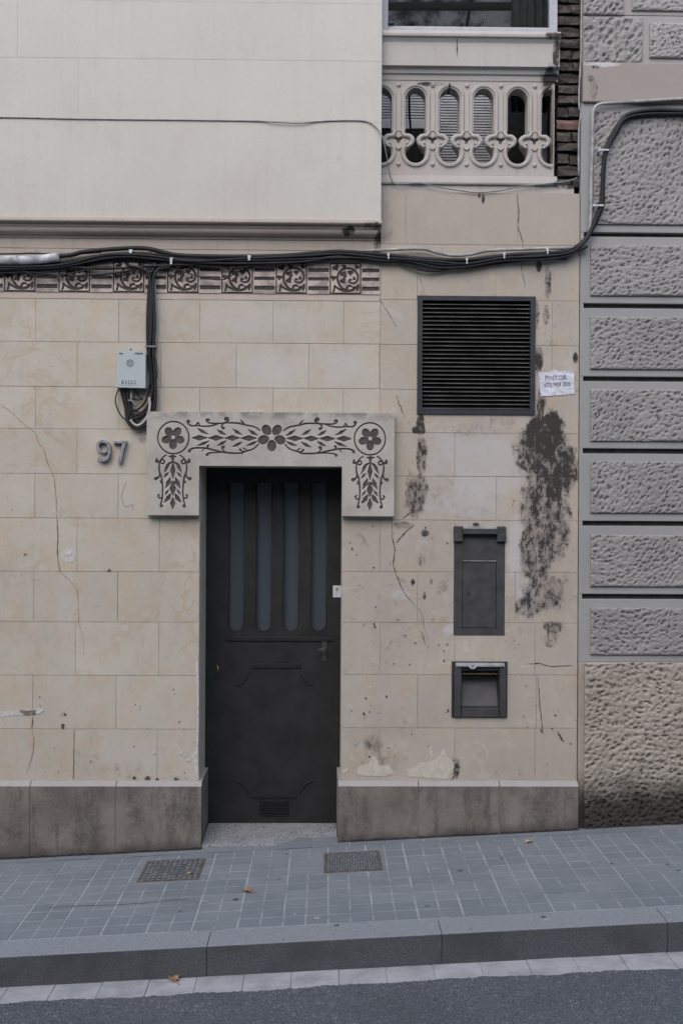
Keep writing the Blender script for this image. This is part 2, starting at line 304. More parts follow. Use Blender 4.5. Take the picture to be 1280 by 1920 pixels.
def kerb_mat():
    t = NT('kerb_granite'); n = t.noise(230, 2, 0.6); m = t.noise(80, 3, 0.6)
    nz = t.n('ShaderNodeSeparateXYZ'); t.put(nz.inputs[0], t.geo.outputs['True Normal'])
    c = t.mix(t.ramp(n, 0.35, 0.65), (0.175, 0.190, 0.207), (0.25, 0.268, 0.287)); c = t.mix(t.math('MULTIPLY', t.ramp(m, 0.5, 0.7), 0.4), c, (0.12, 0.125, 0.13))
    f = t.mix(t.ramp(n, 0.35, 0.7), (0.052, 0.057, 0.062), (0.120, 0.130, 0.142))                       # rough vertical face, darker than the top
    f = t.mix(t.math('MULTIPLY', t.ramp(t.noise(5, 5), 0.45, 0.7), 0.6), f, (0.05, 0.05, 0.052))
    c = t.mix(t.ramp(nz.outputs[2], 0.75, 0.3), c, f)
    c = t.mix(t.math('MULTIPLY', t.ramp(t.noise(9, 2), 0.73, 0.77), 0.7), c, (0.06, 0.06, 0.062))
    t.bump(t.math('ADD', n, m), 0.6, 0.005); return t.fin(c, 0.88)
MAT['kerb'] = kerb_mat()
def gutter_mat():
    t = NT('pale_gutter_slab'); c = t.mix(t.ramp(t.noise(9, 6, 0.65), 0.35, 0.7), (0.35, 0.355, 0.365), (0.23, 0.235, 0.245))
    c = t.mix(t.math('MULTIPLY', t.rnd(), 0.3), c, (0.27, 0.275, 0.28)); c = t.mix(t.ramp(t.noise(16, 2), 0.74, 0.77), c, (0.07, 0.07, 0.075))
    t.bump(t.noise(60, 4), 0.3, 0.003); return t.fin(c, 0.85)
MAT['gutter'] = gutter_mat()
def asphalt_mat():
    t = NT('asphalt'); n = t.noise(140, 3, 0.7); v = t.n('ShaderNodeTexVoronoi'); t.put(v.inputs['Vector'], t.pos); v.inputs['Scale'].default_value = 120
    c = t.mix(t.ramp(n, 0.35, 0.68), (0.058, 0.066, 0.076), (0.155, 0.170, 0.190))
    c = t.mix(t.ramp(v.outputs['Color'], 0.80, 0.92), c, (0.22, 0.222, 0.23)); c = t.mix(t.math('MULTIPLY', t.ramp(t.noise(2.5, 5), 0.4, 0.7), 0.35), c, (0.06, 0.062, 0.067))
    t.bump(t.math('ADD', n, v.outputs['Distance']), 0.9, 0.008); return t.fin(c, 0.9)
MAT['asphalt'] = asphalt_mat()
MAT['castiron'] = simple('rusty_cast_iron', (0.095, 0.10, 0.107), 0.65, 0.3, 0.4, 40)
MAT['castrim'] = simple('rusted_rim', (0.105, 0.085, 0.075), 0.8, 0.1, 0.4, 30)
MAT['gum'] = simple('old_chewing_gum', (0.085, 0.09, 0.098), 0.8, 0, 0.3)
MAT['gum_pale'] = simple('pale_chewing_gum', (0.25, 0.265, 0.275), 0.8, 0, 0.2)
MAT['leaf'] = simple('dry_brown_leaf', (0.27, 0.155, 0.085), 0.8, 0, 0.4, 60)
MAT['leaf_pale'] = simple('dry_tan_leaf', (0.40, 0.31, 0.21), 0.8, 0, 0.3, 60)
MAT['crack'] = simple('crack_shadow_dirt', (0.085, 0.072, 0.066), 0.95, 0, 0.4, 40)
MAT['crack_soft'] = simple('hairline_crack', (0.19, 0.155, 0.13), 0.95, 0, 0.4, 40)
MAT['chip'] = simple('bare_white_plaster', (0.47, 0.45, 0.43), 0.95, 0, 0.15, 50)
MAT['peel'] = simple('older_cream_coat', (0.465, 0.430, 0.368), 0.95, 0, 0.1, 30)
MAT['far_wall'] = simple('facing_facade_render', (0.30, 0.27, 0.24), 0.9)
MAT['far_dark'] = simple('facing_facade_glass', (0.05, 0.055, 0.06), 0.3)

# ------------------------------------------------------------------ mesh helpers
class MB:
    def __init__(s): s.v = []; s.f = []; s.mi = []
    def add(s, vs, fs, mi=0):
        k = len(s.v); s.v += [tuple(p) for p in vs]; s.f += [tuple(i+k for i in f) for f in fs]; s.mi += [mi]*len(fs); return s
    def box(s, x0, x1, y0, y1, z0, z1, mi=0):
        v = [(x, y, z) for z in (z0, z1) for y in (y0, y1) for x in (x0, x1)]
        return s.add(v, [(0, 2, 3, 1), (4, 5, 7, 6), (0, 1, 5, 4), (2, 6, 7, 3), (0, 4, 6, 2), (1, 3, 7, 5)], mi)
    def prism(s, poly, y0, y1, mi=0, mside=None):          # poly in (x,z), counter-clockwise seen from -Y
        n = len(poly); v = [(x, y0, z) for x, z in poly] + [(x, y1, z) for x, z in poly]
        s.add(v, [tuple(range(n)), tuple(range(2*n-1, n-1, -1))], mi)
        return s.add(v, [((i+1) % n, i, n+i, n+(i+1) % n) for i in range(n)], mi if mside is None else mside)
    def sweep_x(s, prof, x0, x1, mi=0):                    # prof in (y,z)
        n = len(prof); v = [(x0, y, z) for y, z in prof] + [(x1, y, z) for y, z in prof]
        return s.add(v, [(i, (i+1) % n, n+(i+1) % n, n+i) for i in range(n)] + [tuple(range(n-1, -1, -1)), tuple(range(n, 2*n))], mi)
    def tube(s, pts, r, seg=8, mi=0, smooth=6):
        P = [Vector(p) for p in pts]
        R = list(r) if isinstance(r, (list, tuple)) else [r]*len(P)
        if smooth and len(P) > 2:
            Q = []; RR = []
            for i in range(len(P)-1):
                p0, p1, p2, p3 = P[max(i-1, 0)], P[i], P[i+1], P[min(i+2, len(P)-1)]
                for k in range(smooth):
                    t = k/smooth
                    Q.append(0.5*((2*p1)+(p2-p0)*t+(2*p0-5*p1+4*p2-p3)*t*t+(3*p1-p0-3*p2+p3)*t**3)); RR.append(R[i]*(1-t)+R[i+1]*t)
            Q.append(P[-1]); RR.append(R[-1]); P, R = Q, RR
        n = len(P); k0 = len(s.v); prev = None; vs = []
        for i in range(n):
            d = (P[min(i+1, n-1)]-P[max(i-1, 0)]).normalized()
            if prev is None: a = d.orthogonal().normalized()
            else: a = (prev-d*prev.dot(d)); a = a.normalized() if a.length > 1e-6 else d.orthogonal().normalized()
            prev = a; b = d.cross(a)
            for j in range(seg):
                th = 2*math.pi*j/seg; vs.append(P[i]+(a*math.cos(th)+b*math.sin(th))*R[i])
        fs = [(i*seg+j, i*seg+(j+1) % seg, (i+1)*seg+(j+1) % seg, (i+1)*seg+j) for i in range(n-1) for j in range(seg)]
        fs += [tuple(range(seg-1, -1, -1)), tuple((n-1)*seg+j for j in range(seg))]
        return s.add(vs, fs, mi)
    def ball(s, c, r, mi=0, sy=1.0, n=10, m=6):
        vs = [(c[0], c[1], c[2]+r)]; 
        for i in range(1, m):
            for j in range(n):
                a, bb = math.pi*i/m, 2*math.pi*j/n; vs.append((c[0]+r*math.sin(a)*math.cos(bb), c[1]+r*sy*math.sin(a)*math.sin(bb), c[2]+r*math.cos(a)))
        vs.append((c[0], c[1], c[2]-r)); L = len(vs)-1
        fs = [(0, 1+j, 1+(j+1) % n) for j in range(n)]
        for i in range(m-2):
            for j in range(n): a = 1+i*n; fs.append((a+j, a+n+j, a+n+(j+1) % n, a+(j+1) % n))
        a = 1+(m-2)*n; fs += [(L, a+(j+1) % n, a+j) for j in range(n)]
        return s.add(vs, fs, mi)
    def build(s, name, mats, parent=None, smooth=False, bevel=0, fix=True):
        me = bpy.data.meshes.new(name); me.from_pydata(s.v, [], s.f)
        if not isinstance(mats, (list, tuple)): mats = [mats]
        for m in mats: me.materials.append(MAT[m] if isinstance(m, str) else m)
        me.polygons.foreach_set('material_index', s.mi)
        if fix or bevel:
            bm = bmesh.new(); bm.from_mesh(me)
            bmesh.ops.recalc_face_normals(bm, faces=bm.faces)
            if bevel: bmesh.ops.bevel(bm, geom=bm.edges, offset=bevel, segments=2, profile=0.6, affect='EDGES', clamp_overlap=True)
            bm.to_mesh(me); bm.free()
        if smooth: me.polygons.foreach_set('use_smooth', [True]*len(me.polygons))
        return link(name, me, parent)
def link(name, me, parent=None):
    o = bpy.data.objects.new(name, me); C.objects.link(o)
    if parent is not None: setp(o, parent)
    return o
def setp(o, p):
    o.parent = p
    if p.parent is None and p.type == 'EMPTY': o.matrix_parent_inverse = Matrix.Translation(-Vector(p.location))
def root(name, loc, label, cat, group=None):
    o = bpy.data.objects.new(name, None); C.objects.link(o); o.location = loc; o.empty_display_size = 0.1
    return tag(o, label, cat, group)
def tag(o, label, cat, group=None):
    o['label'] = label; o['category'] = cat
    if group: o['group'] = group
    return o
def structure(o): o['kind'] = 'structure'; return o

def rect_minus(r, holes):
    out = [r]
    for h in holes:
        nxt = []
        for (x0, x1, z0, z1) in out:
            a0, a1, c0, c1 = max(x0, h[0]), min(x1, h[1]), max(z0, h[2]), min(z1, h[3])
            if a0 >= a1 or c0 >= c1: nxt.append((x0, x1, z0, z1)); continue
            if x0 < a0: nxt.append((x0, a0, z0, z1))
            if a1 < x1: nxt.append((a1, x1, z0, z1))
            if z0 < c0: nxt.append((a0, a1, z0, c0))
            if c1 < z1: nxt.append((a0, a1, c1, z1))
        out = nxt
    return [q for q in out if q[1]-q[0] > 0.002 and q[3]-q[2] > 0.002]

def height_mesh(name, x0, x1, z0, z1, Y, step, fn, mat, depth=None, mask=None, parent=None, smooth=False):
    """relief: fn(X,Z)->(height towards the viewer, carve attribute); sides run back to Y+depth"""
    nx = max(2, int(round((x1-x0)/step))+1); nz = max(2, int(round((z1-z0)/step))+1)
    xs = np.linspace(x0, x1, nx); zs = np.linspace(z0, z1, nz); Xg, Zg = np.meshgrid(xs, zs)
    h, cv = fn(Xg, Zg)
    co = np.stack([Xg, Y-h, Zg], -1).reshape(-1, 3)
    i = np.arange(nx-1); j = np.arange(nz-1); I, J = np.meshgrid(i, j)
    q = np.stack([J*nx+I, J*nx+I+1, (J+1)*nx+I+1, (J+1)*nx+I], -1)
    if mask is not None:
        cx = (Xg[:-1, :-1]+Xg[1:, 1:])/2; cz = (Zg[:-1, :-1]+Zg[1:, 1:])/2; keep = mask(cx, cz)
    else: keep = np.ones(I.shape, bool)
    faces = q[keep].reshape(-1, 4)
    verts = [co]; extra = []
    if depth:
        e = np.concatenate([faces[:, [0, 1]], faces[:, [1, 2]], faces[:, [2, 3]], faces[:, [3, 0]]])
        key = np.sort(e, 1); k2 = key[:, 0].astype(np.int64)*len(co)+key[:, 1]
        u, idx, cnt = np.unique(k2, return_index=True, return_counts=True); be = e[idx[cnt == 1]]
        bv = np.unique(be); mp = {int(v): len(co)+n for n, v in enumerate(bv)}
        back = co[bv].copy(); back[:, 1] = Y+depth; verts.append(back)
        extra = [(int(b_), int(a_), mp[int(a_)], mp[int(b_)]) for a_, b_ in be]
    V = np.concatenate(verts)
    me = bpy.data.meshes.new(name)
    me.from_pydata(V.tolist(), [], faces.tolist()+extra)
    at = me.attributes.new('carve', 'FLOAT', 'POINT'); vals = np.zeros(len(V), np.float32); vals[:len(co)] = cv.reshape(-1); at.data.foreach_set('value', vals)
    me.materials.append(MAT[mat]); me.update()
    if smooth: me.polygons.foreach_set('use_smooth', [True]*len(faces)+[False]*len(extra))
    return link(name, me, parent)

# 2-D distance helpers for the carved ornament
def catmull(pts, k=8):
    P = np.array(pts, float); out = []
    for i in range(len(P)-1):
        p0, p1, p2, p3 = P[max(i-1, 0)], P[i], P[i+1], P[min(i+2, len(P)-1)]
        for t in np.arange(k)/k: out.append(0.5*((2*p1)+(p2-p0)*t+(2*p0-5*p1+4*p2-p3)*t*t+(3*p1-p0-3*p2+p3)*t**3))
    out.append(P[-1]); return np.array(out)
class Carve:
    def __init__(s, U, V): s.U = U; s.V = V; s.d = np.full(U.shape, 1e3)
    def _sub(s, lo, hi, pad=20):
        return (s.U > lo[0]-pad) & (s.U < hi[0]+pad) & (s.V > lo[1]-pad) & (s.V < hi[1]+pad)
    def stroke(s, pts, r0, r1=None, r2=None):
        P = catmull(pts); n = len(P); rr = np.interp(np.linspace(0, 1, n), [0, 0.5, 1], [r0, r1 if r1 is not None else r0, r2 if r2 is not None else r0])
        m = s._sub(P.min(0), P.max(0), 30); U, V = s.U[m], s.V[m]; d = s.d[m]
        for i in range(n-1):
            a, b = P[i], P[i+1]; ab = b-a; L = ab@ab+1e-9
            t = np.clip(((U-a[0])*ab[0]+(V-a[1])*ab[1])/L, 0, 1)
            d = np.minimum(d, np.hypot(U-a[0]-t*ab[0], V-a[1]-t*ab[1])-(rr[i]*(1-t)+rr[i+1]*t))
        s.d[m] = d
    def dot(s, c, r): s.d = np.minimum(s.d, np.hypot(s.U-c[0], s.V-c[1])-r)
    def ring(s, c, rx, ry, w):
        q = np.hypot((s.U-c[0])/rx, (s.V-c[1])/ry); s.d = np.minimum(s.d, np.abs(q-1)*min(rx, ry)-w)
    def ell(s, c, a, b, ang):
        ca, sa = math.cos(ang), math.sin(ang); x = (s.U-c[0])*ca+(s.V-c[1])*sa; y = -(s.U-c[0])*sa+(s.V-c[1])*ca
        s.d = np.minimum(s.d, (np.hypot(x/a, y/b)-1)*min(a, b))
    def leaf(s, a, b, hw, bend=0.0):                        # pointed lens from a to b
        a = np.array(a, float); b = np.array(b, float); n = np.array([-(b-a)[1], (b-a)[0]])*bend
        s.stroke([a, a*0.75+b*0.25+n*0.8, (a+b)/2+n, a*0.25+b*0.75+n*0.8, b], 0.5, hw, 0.5)
    def heart(s, c, z, ang):
        for k in (-1, 1):
            q = (c[0]+z*0.45*math.cos(ang+k*1.57)+z*0.25*math.cos(ang), c[1]+z*0.45*math.sin(ang+k*1.57)+z*0.25*math.sin(ang)); s.dot(q, z*0.5)
            s.stroke([q, (c[0]-z*0.9*math.cos(ang), c[1]-z*0.9*math.sin(ang))], z*0.42, z*0.22, 1)
    def cut(s, c, r): s.d = np.maximum(s.d, r-np.hypot(s.U-c[0], s.V-c[1]))
    def flower(s, c, r, a, b, hub, ang0=0.0):
        for k in range(5):
            th = math.pi/2+ang0+k*2*math.pi/5
            s.ell((c[0]+r*math.cos(th), c[1]+r*math.sin(th)), a, b, th)
            s.stroke([(c[0]+hub*math.cos(th), c[1]+hub*math.sin(th)), (c[0]+r*math.cos(th), c[1]+r*math.sin(th))], b*0.25, b*0.6, b*0.8)
        s.cut(c, hub)

# ================================================================== SETTING
# depths along the street (Y): plinth foot, kerb back, kerb front, gutter outer edge
KB = GP(640, 1731).y; KF = GP(640, 1762).y; KH = 0.125; GW = 0.155
XL, XR = -6.0, 6.0
road = MB(); e = 45
road.add([(-e, -60, gz(-e)-KH-0.002), (e, -60, gz(e)-KH-0.002), (e, KF-GW+0.02, gz(e)-KH-0.002), (-e, KF-GW+0.02, gz(-e)-KH-0.002)], [(0, 1, 2, 3)])
road = structure(road.build('road', 'asphalt', fix=False))
# ragged lip of asphalt lapping over the gutter slabs
lip = MB(); n = 700; ys = []
for i in range(n+1):
    x = -4+8*i/n; wob = 0.006*math.sin(x*3.1)+0.005*math.sin(x*11.3+1)+0.003*math.sin(x*37+2)+random.uniform(-0.005, 0.005)
    y = KF-GW+wob; lip.v += [(x, y-0.16, gz(x)-KH-0.0026), (x, y-0.012, gz(x)-KH+0.012), (x, y, gz(x)-KH+0.003)]
for i in range(n):
    for k in range(2): lip.f.append((3*i+k, 3*i+3+k, 3*i+4+k, 3*i+1+k)); lip.mi.append(0)
lip.build('asphalt_edge', 'asphalt', road, fix=False)
# pavement bed with tiles of four pads
pv = MB(); pv.add([(-e, KB-0.02, gz(-e)-0.0022), (e, KB-0.02, gz(e)-0.0022), (e, 0.3, gz(e)-0.0022), (-e, 0.3, gz(-e)-0.0022)], [(0, 1, 2, 3)])
pavement = structure(pv.build('pavement', 'grout', fix=False))
TS = 0.2
def tile_mesh():
    m = MB(); g, q, t = 0.0042, 0.0030, 0.007; pad = 0.0025
    base = [(-TS/2+g, TS/2-g)]
    for ix in (0, 1):
        for iy in (0, 1):
            x0 = -TS/2+g if ix == 0 else q; x1 = -q if ix == 0 else TS/2-g; y0 = -TS/2+g if iy == 0 else q; y1 = -q if iy == 0 else TS/2-g; c = 0.0015
            v = [(x0, y0, -0.003), (x1, y0, -0.003), (x1, y1, -0.003), (x0, y1, -0.003), (x0+c, y0+c, 0), (x1-c, y0+c, 0), (x1-c, y1-c, 0), (x0+c, y1-c, 0)]
            m.add(v, [(4, 5, 6, 7), (0, 1, 5, 4), (1, 2, 6, 5), (2, 3, 7, 6), (3, 0, 4, 7)])
    h = TS/2-g; m.add([(-h, -h, -0.0012), (h, -h, -0.0012), (h, h, -0.0012), (-h, h, -0.0012)], [(0, 1, 2, 3)], 1)
    me = bpy.data.meshes.new('tile'); me.from_pydata(m.v, [], m.f); me.materials.append(MAT['tile']); me.materials.append(MAT['groove_fill']); me.polygons.foreach_set('material_index', m.mi); return me
TM = tile_mesh(); ang = math.atan(SL); XOFF = W(652, 1650, -0.5).x % TS
row_top = PLY-0.055
for r in range(5):
    for k in range(-20, 21):
        x = k*TS+XOFF
        if abs(x) > 3.4: continue
        y = KB+0.004+TS*(r+0.5)
        o = link('tile', TM, pavement); o.location = (x, y, gz(x)+random.uniform(-0.0006, 0.0006)); o.rotation_euler = (random.uniform(-.003, .003), -ang+random.uniform(-.003, .003), random.uniform(-.006, .006))
# narrow row of cut tiles along the wall
y0c = KB+0.004+5*TS; cw = 0.34
if True:
    for k in range(-12, 12):
        m = MB(); x0, x1 = k*0.2+0.13+0.002, k*0.2+0.33-0.002; yb = 0.06
        m.add([(x0, y0c+0.003, gz(x0)), (x1, y0c+0.003, gz(x1)), (x1, yb, gz(x1)), (x0, yb, gz(x0))], [(0, 1, 2, 3)])
        o = m.build('cut_tile', 'tile', pavement, fix=False); o.location.z = random.uniform(-.001, .001)
# kerb
kerb_bed = MB(); kerb_bed.add([(-e, KF+0.01, gz(-e)-KH-0.05), (e, KF+0.01, gz(e)-KH-0.05), (e, KF+0.01, gz(e)-0.006), (-e, KF+0.01, gz(-e)-0.006), (e, KB, gz(e)-0.006), (-e, KB, gz(-e)-0.006)], [(0, 1, 2, 3), (3, 2, 4, 5)])
kerb = structure(kerb_bed.build('kerb', 'groove', fix=False))
jx = [GP(388, 1775).x, GP(828, 1752).x, GP(1252, 1731).x]; L = (jx[2]-jx[0])/2
js = [jx[0]-3*L, jx[0]-2*L, jx[0]-L]+jx+[jx[2]+L, jx[2]+2*L, jx[2]+3*L]
for a, b in zip(js[:-1], js[1:]):
    m = MB(); g = 0.0008; a += g; b -= g
    v = []
    for x in (a, b):
        for (y, z) in ((KF, -KH-0.1), (KF, 0.001), (KB-0.003, 0.001), (KB-0.003, -KH-0.1)): v.append((x, y, gz(x)+z))
    m.add(v, [(0, 1, 5, 4), (1, 2, 6, 5), (2, 3, 7, 6), (0, 3, 2, 1), (4, 5, 6, 7), (3, 0, 4, 7)])
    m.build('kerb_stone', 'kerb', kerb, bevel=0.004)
gb = MB(); gb.add([(-e, KF-GW-0.06, gz(-e)-KH-0.0035), (e, KF-GW-0.06, gz(e)-KH-0.0035), (e, KF+0.02, gz(e)-KH-0.0035), (-e, KF+0.02, gz(-e)-KH-0.0035)], [(0, 1, 2, 3)])
gutter = structure(gb.build('gutter', 'groove_fill', fix=False))
gx = GP(540, 1850).x
for k in range(-16, 18):
    a, b = gx+k*0.198+0.0016, gx+(k+1)*0.198-0.0016; m = MB(); z = random.uniform(-.001, .001)
    m.add([(a, KF-GW-0.05, gz(a)-KH+z), (b, KF-GW-0.05, gz(b)-KH+z), (b, KF-0.002, gz(b)-KH+z), (a, KF-0.002, gz(a)-KH+z)], [(0, 1, 2, 3)])
    m.build('gutter_slab', 'gutter', gutter, fix=False)

# ================================================================== TOWNHOUSE
hx1 = W(1084, 800).x; HL = W(-330, 900).x
house = root('townhouse', (W(508, 1500).x, 0.2, gz(0)), 'cream plastered townhouse with carved door surround, dark door and pierced balcony', 'building')
ZT = 5.9
door_r = RECT(373, 873, 640, 1600)                         # x0,x1,z0,z1
DX0, DX1, DZ1 = door_r[0], door_r[1], door_r[3]; DZ0 = gz(DX0)-0.2
vent_r = RECT(783, 557, 1001, 776); mail_r = RECT(850, 987, 946, 1192); ash_r = RECT(846, 1240, 950, 1345)
holes = [(DX0, DX1, DZ0-1, DZ1), vent_r, mail_r, ash_r]
ZB = W(900, 361).z                                          # top of ground-floor wall on the balcony side
ZBL = W(400, 475).z; XS = W(713, 500).x; ZF = W(360, 562).z
core = MB()
for q in rect_minus((HL, XS, -0.6, ZT), holes): core.box(q[0], q[1], 0.0022, 0.36, q[2], q[3])
for q in rect_minus((XS, hx1, -0.6, ZB-0.002), holes): core.box(q[0], q[1], 0.0022, 0.36, q[2], q[3])
wall = core.build('ground_wall', ['mortar'], house)
# joints of the scored ashlar, left of the door / over the door / right strip
GAP = 0.0012
courses_l = [562, 642, 726, 805, 889, 972, 1072, 1166.5, 1266.5, 1367, 1467]
ver_l = [[-89, 67, 223, 375, 512, 644], [-11, 145, 302, 443, 579, 711], [-89, 67, 223, 375, 512, 643], [-11, 145, 302], [-89, 66, 222], [-11, 145, 299], [-92, 64, 221], [-14, 142, 298], [-94, 62, 218], [-17, 139, 295]]
ver_r = [[712], [711], [], [713], [782], [712], [782], [712], [782], [712]]
courses_r = [361, 459, 563, 647, 731, 812, 893.5, 975.5, 1072.5, 1167.5, 1265, 1365, 1467]
right_r = [[760, 970], [782, 928], [1034], [1034], [1075], [852, 1002], [782, 930], [852, 1002], [782, 965], [852, 1002], [782, 1005], [852, 1002]]
def zc(px, py): return W(px, py).z
def block(x0, x1, z0, z1, mat, dy=0.0):
    left = rect_minus((x0+GAP, x1-GAP, z0+GAP, z1-GAP), holes)
    while left:
        grp = [left.pop()]; grew = True
        while grew:
            grew = False
            for q in list(left):
                if any(q[0] < g[1]+1e-4 and g[0] < q[1]+1e-4 and q[2] < g[3]+1e-4 and g[2] < q[3]+1e-4 for g in grp): grp.append(q); left.remove(q); grew = True
        m = MB()
        for q in grp: m.box(q[0], q[1], -dy, 0.0018, q[2], q[3])
        m.build('stone_block', mat, wall, fix=False)
for r in range(10):
    zt, zb = zc(300, courses_l[r]), zc(300, courses_l[r+1])
    xs = [HL-0.002]+[W(v, (courses_l[r]+courses_l[r+1])/2).x for v in ver_l[r]]
    if r >= 3: xs += [DX0]
    else: xs += [XS] if xs[-1] < XS-0.02 else []
    if xs[-1] > XS: xs[-1] = XS
    for a, b in zip(xs[:-1], xs[1:]):
        if b-a > 0.02: block(a, b, zb, zt, 'wall_mid' if (r < 3 and a > W(300, 600).x) else 'wall_left', random.uniform(-0.0006, 0.0008))
for r in range(12):
    zt, zb = zc(900, courses_r[r]), zc(900, courses_r[r+1])
    ym = (courses_r[r]+courses_r[r+1])/2
    x_start = XS if r < 5 else DX1
    xs = [x_start]+([W(v, ym).x for v in ver_r[r-2]] if r >= 5 else [])+[W(v, ym).x for v in right_r[r]]+[hx1]
    xs = sorted(set(round(v, 4) for v in xs if v >= x_start))
    xs = [v for i, v in enumerate(xs) if i == 0 or v-xs[i-1] > 0.03]; xs[-1] = hx1
    if r == 5 or r == 6 or r == 7: pass
    for a, b in zip(xs[:-1], xs[1:]): block(a, b, zb, zt, 'wall_upper' if r == 0 else 'wall_right', random.uniform(-0.0006, 0.0008))
# frieze: plain strips, carved panels, carved bars
fz0, fz1 = ZF, ZBL; tz = RECT(618, 493.5, 677, 552); TZ0, TZ1 = tz[2], tz[3]; tw = tz[1]-tz[0]
fr = MB(); fr.box(HL, XS-GAP, 0.0, 0.0035, fz0+GAP, TZ0); fr.box(HL, XS-GAP, 0.0, 0.0035, TZ1, fz1+0.02)
frieze = fr.build('frieze', 'cornice', house)
def motif(Xg, Zg):
    U = (Xg)/tw*345; V = (1-Zg/(TZ1-TZ0))*335; c = Carve(U, V)
    for p in ([(7, 7), (338, 7)], [(338, 7), (338, 328)], [(338, 328), (7, 328)], [(7, 328), (7, 7)]): c.stroke(p, 5.5)
    c.stroke([(200, 300), (140, 275), (100, 220), (86, 165), (100, 110), (145, 70), (205, 58), (265, 76), (305, 125), (306, 175), (280, 212), (240, 216), (214, 198), (222, 178), (238, 184)], 12, 11, 7)
    c.stroke([(52, 250), (80, 268), (130, 292), (190, 302), (250, 292), (285, 268), (315, 240)], 8, 14, 9)
    c.stroke([(56, 250), (52, 280), (44, 305)], 12, 9, 11); c.stroke([(310, 240), (312, 270), (300, 302)], 10, 12, 5)
    c.stroke([(190, 300), (195, 260), (225, 245), (240, 255)], 13, 12, 8)
    c.stroke([(255, 290), (262, 262), (290, 270), (300, 292)], 8, 8, 6)
    c.heart((68, 55), 40, -2.2); c.heart((155, 38), 26, -1.2); c.heart((296, 44), 30, 0.6-1.6)
    c.heart((155, 122), 42, 2.6-0.5); c.heart((228, 108), 33, -1.6); c.heart((148, 195), 36, -2.6+0.4); c.heart((266, 168), 20, -0.3); c.heart((42, 165), 32, -1.9+0.5)
    k = np.clip(0.5-c.d/6, 0, 1); return -0.006*k, k
TMESH = height_mesh('carved_panel', 0, tw, 0, TZ1-TZ0, 0, 0.0018, motif, 'carved_frieze'); tm = TMESH.data; bpy.data.objects.remove(TMESH)
pitch = (W(618, 520).x-W(8.5, 520).x)/6; bw = pitch-tw
def bars(Xg, Zg):
    V = (1-Zg/(TZ1-TZ0))*335; U = Xg/bw*230; d = np.full(Xg.shape, 1e3)
    for a, b in ((60, 98), (157, 190), (255, 295)): d = np.minimum(d, np.maximum(np.maximum(a-V, V-b), np.maximum(12-U, U-218)))
    k = np.clip(0.5-d/6, 0, 1); return -0.006*k, k
BM_ = height_mesh('carved_bars', 0, bw, 0, TZ1-TZ0, 0, 0.0022, bars, 'carved_frieze'); bmh = BM_.data; bpy.data.objects.remove(BM_)
for k in range(-2, 7):
    x = W(8.5, 520).x+k*pitch
    if x < HL: continue
    o = link('carved_panel', tm, frieze); o.location = (x, -0.005, TZ0)
    o = link('carved_bars', bmh, frieze); o.location = (x+tw, -0.005, TZ0)
    if k == 6: o.scale.x = (XS-GAP-x-tw)/bw
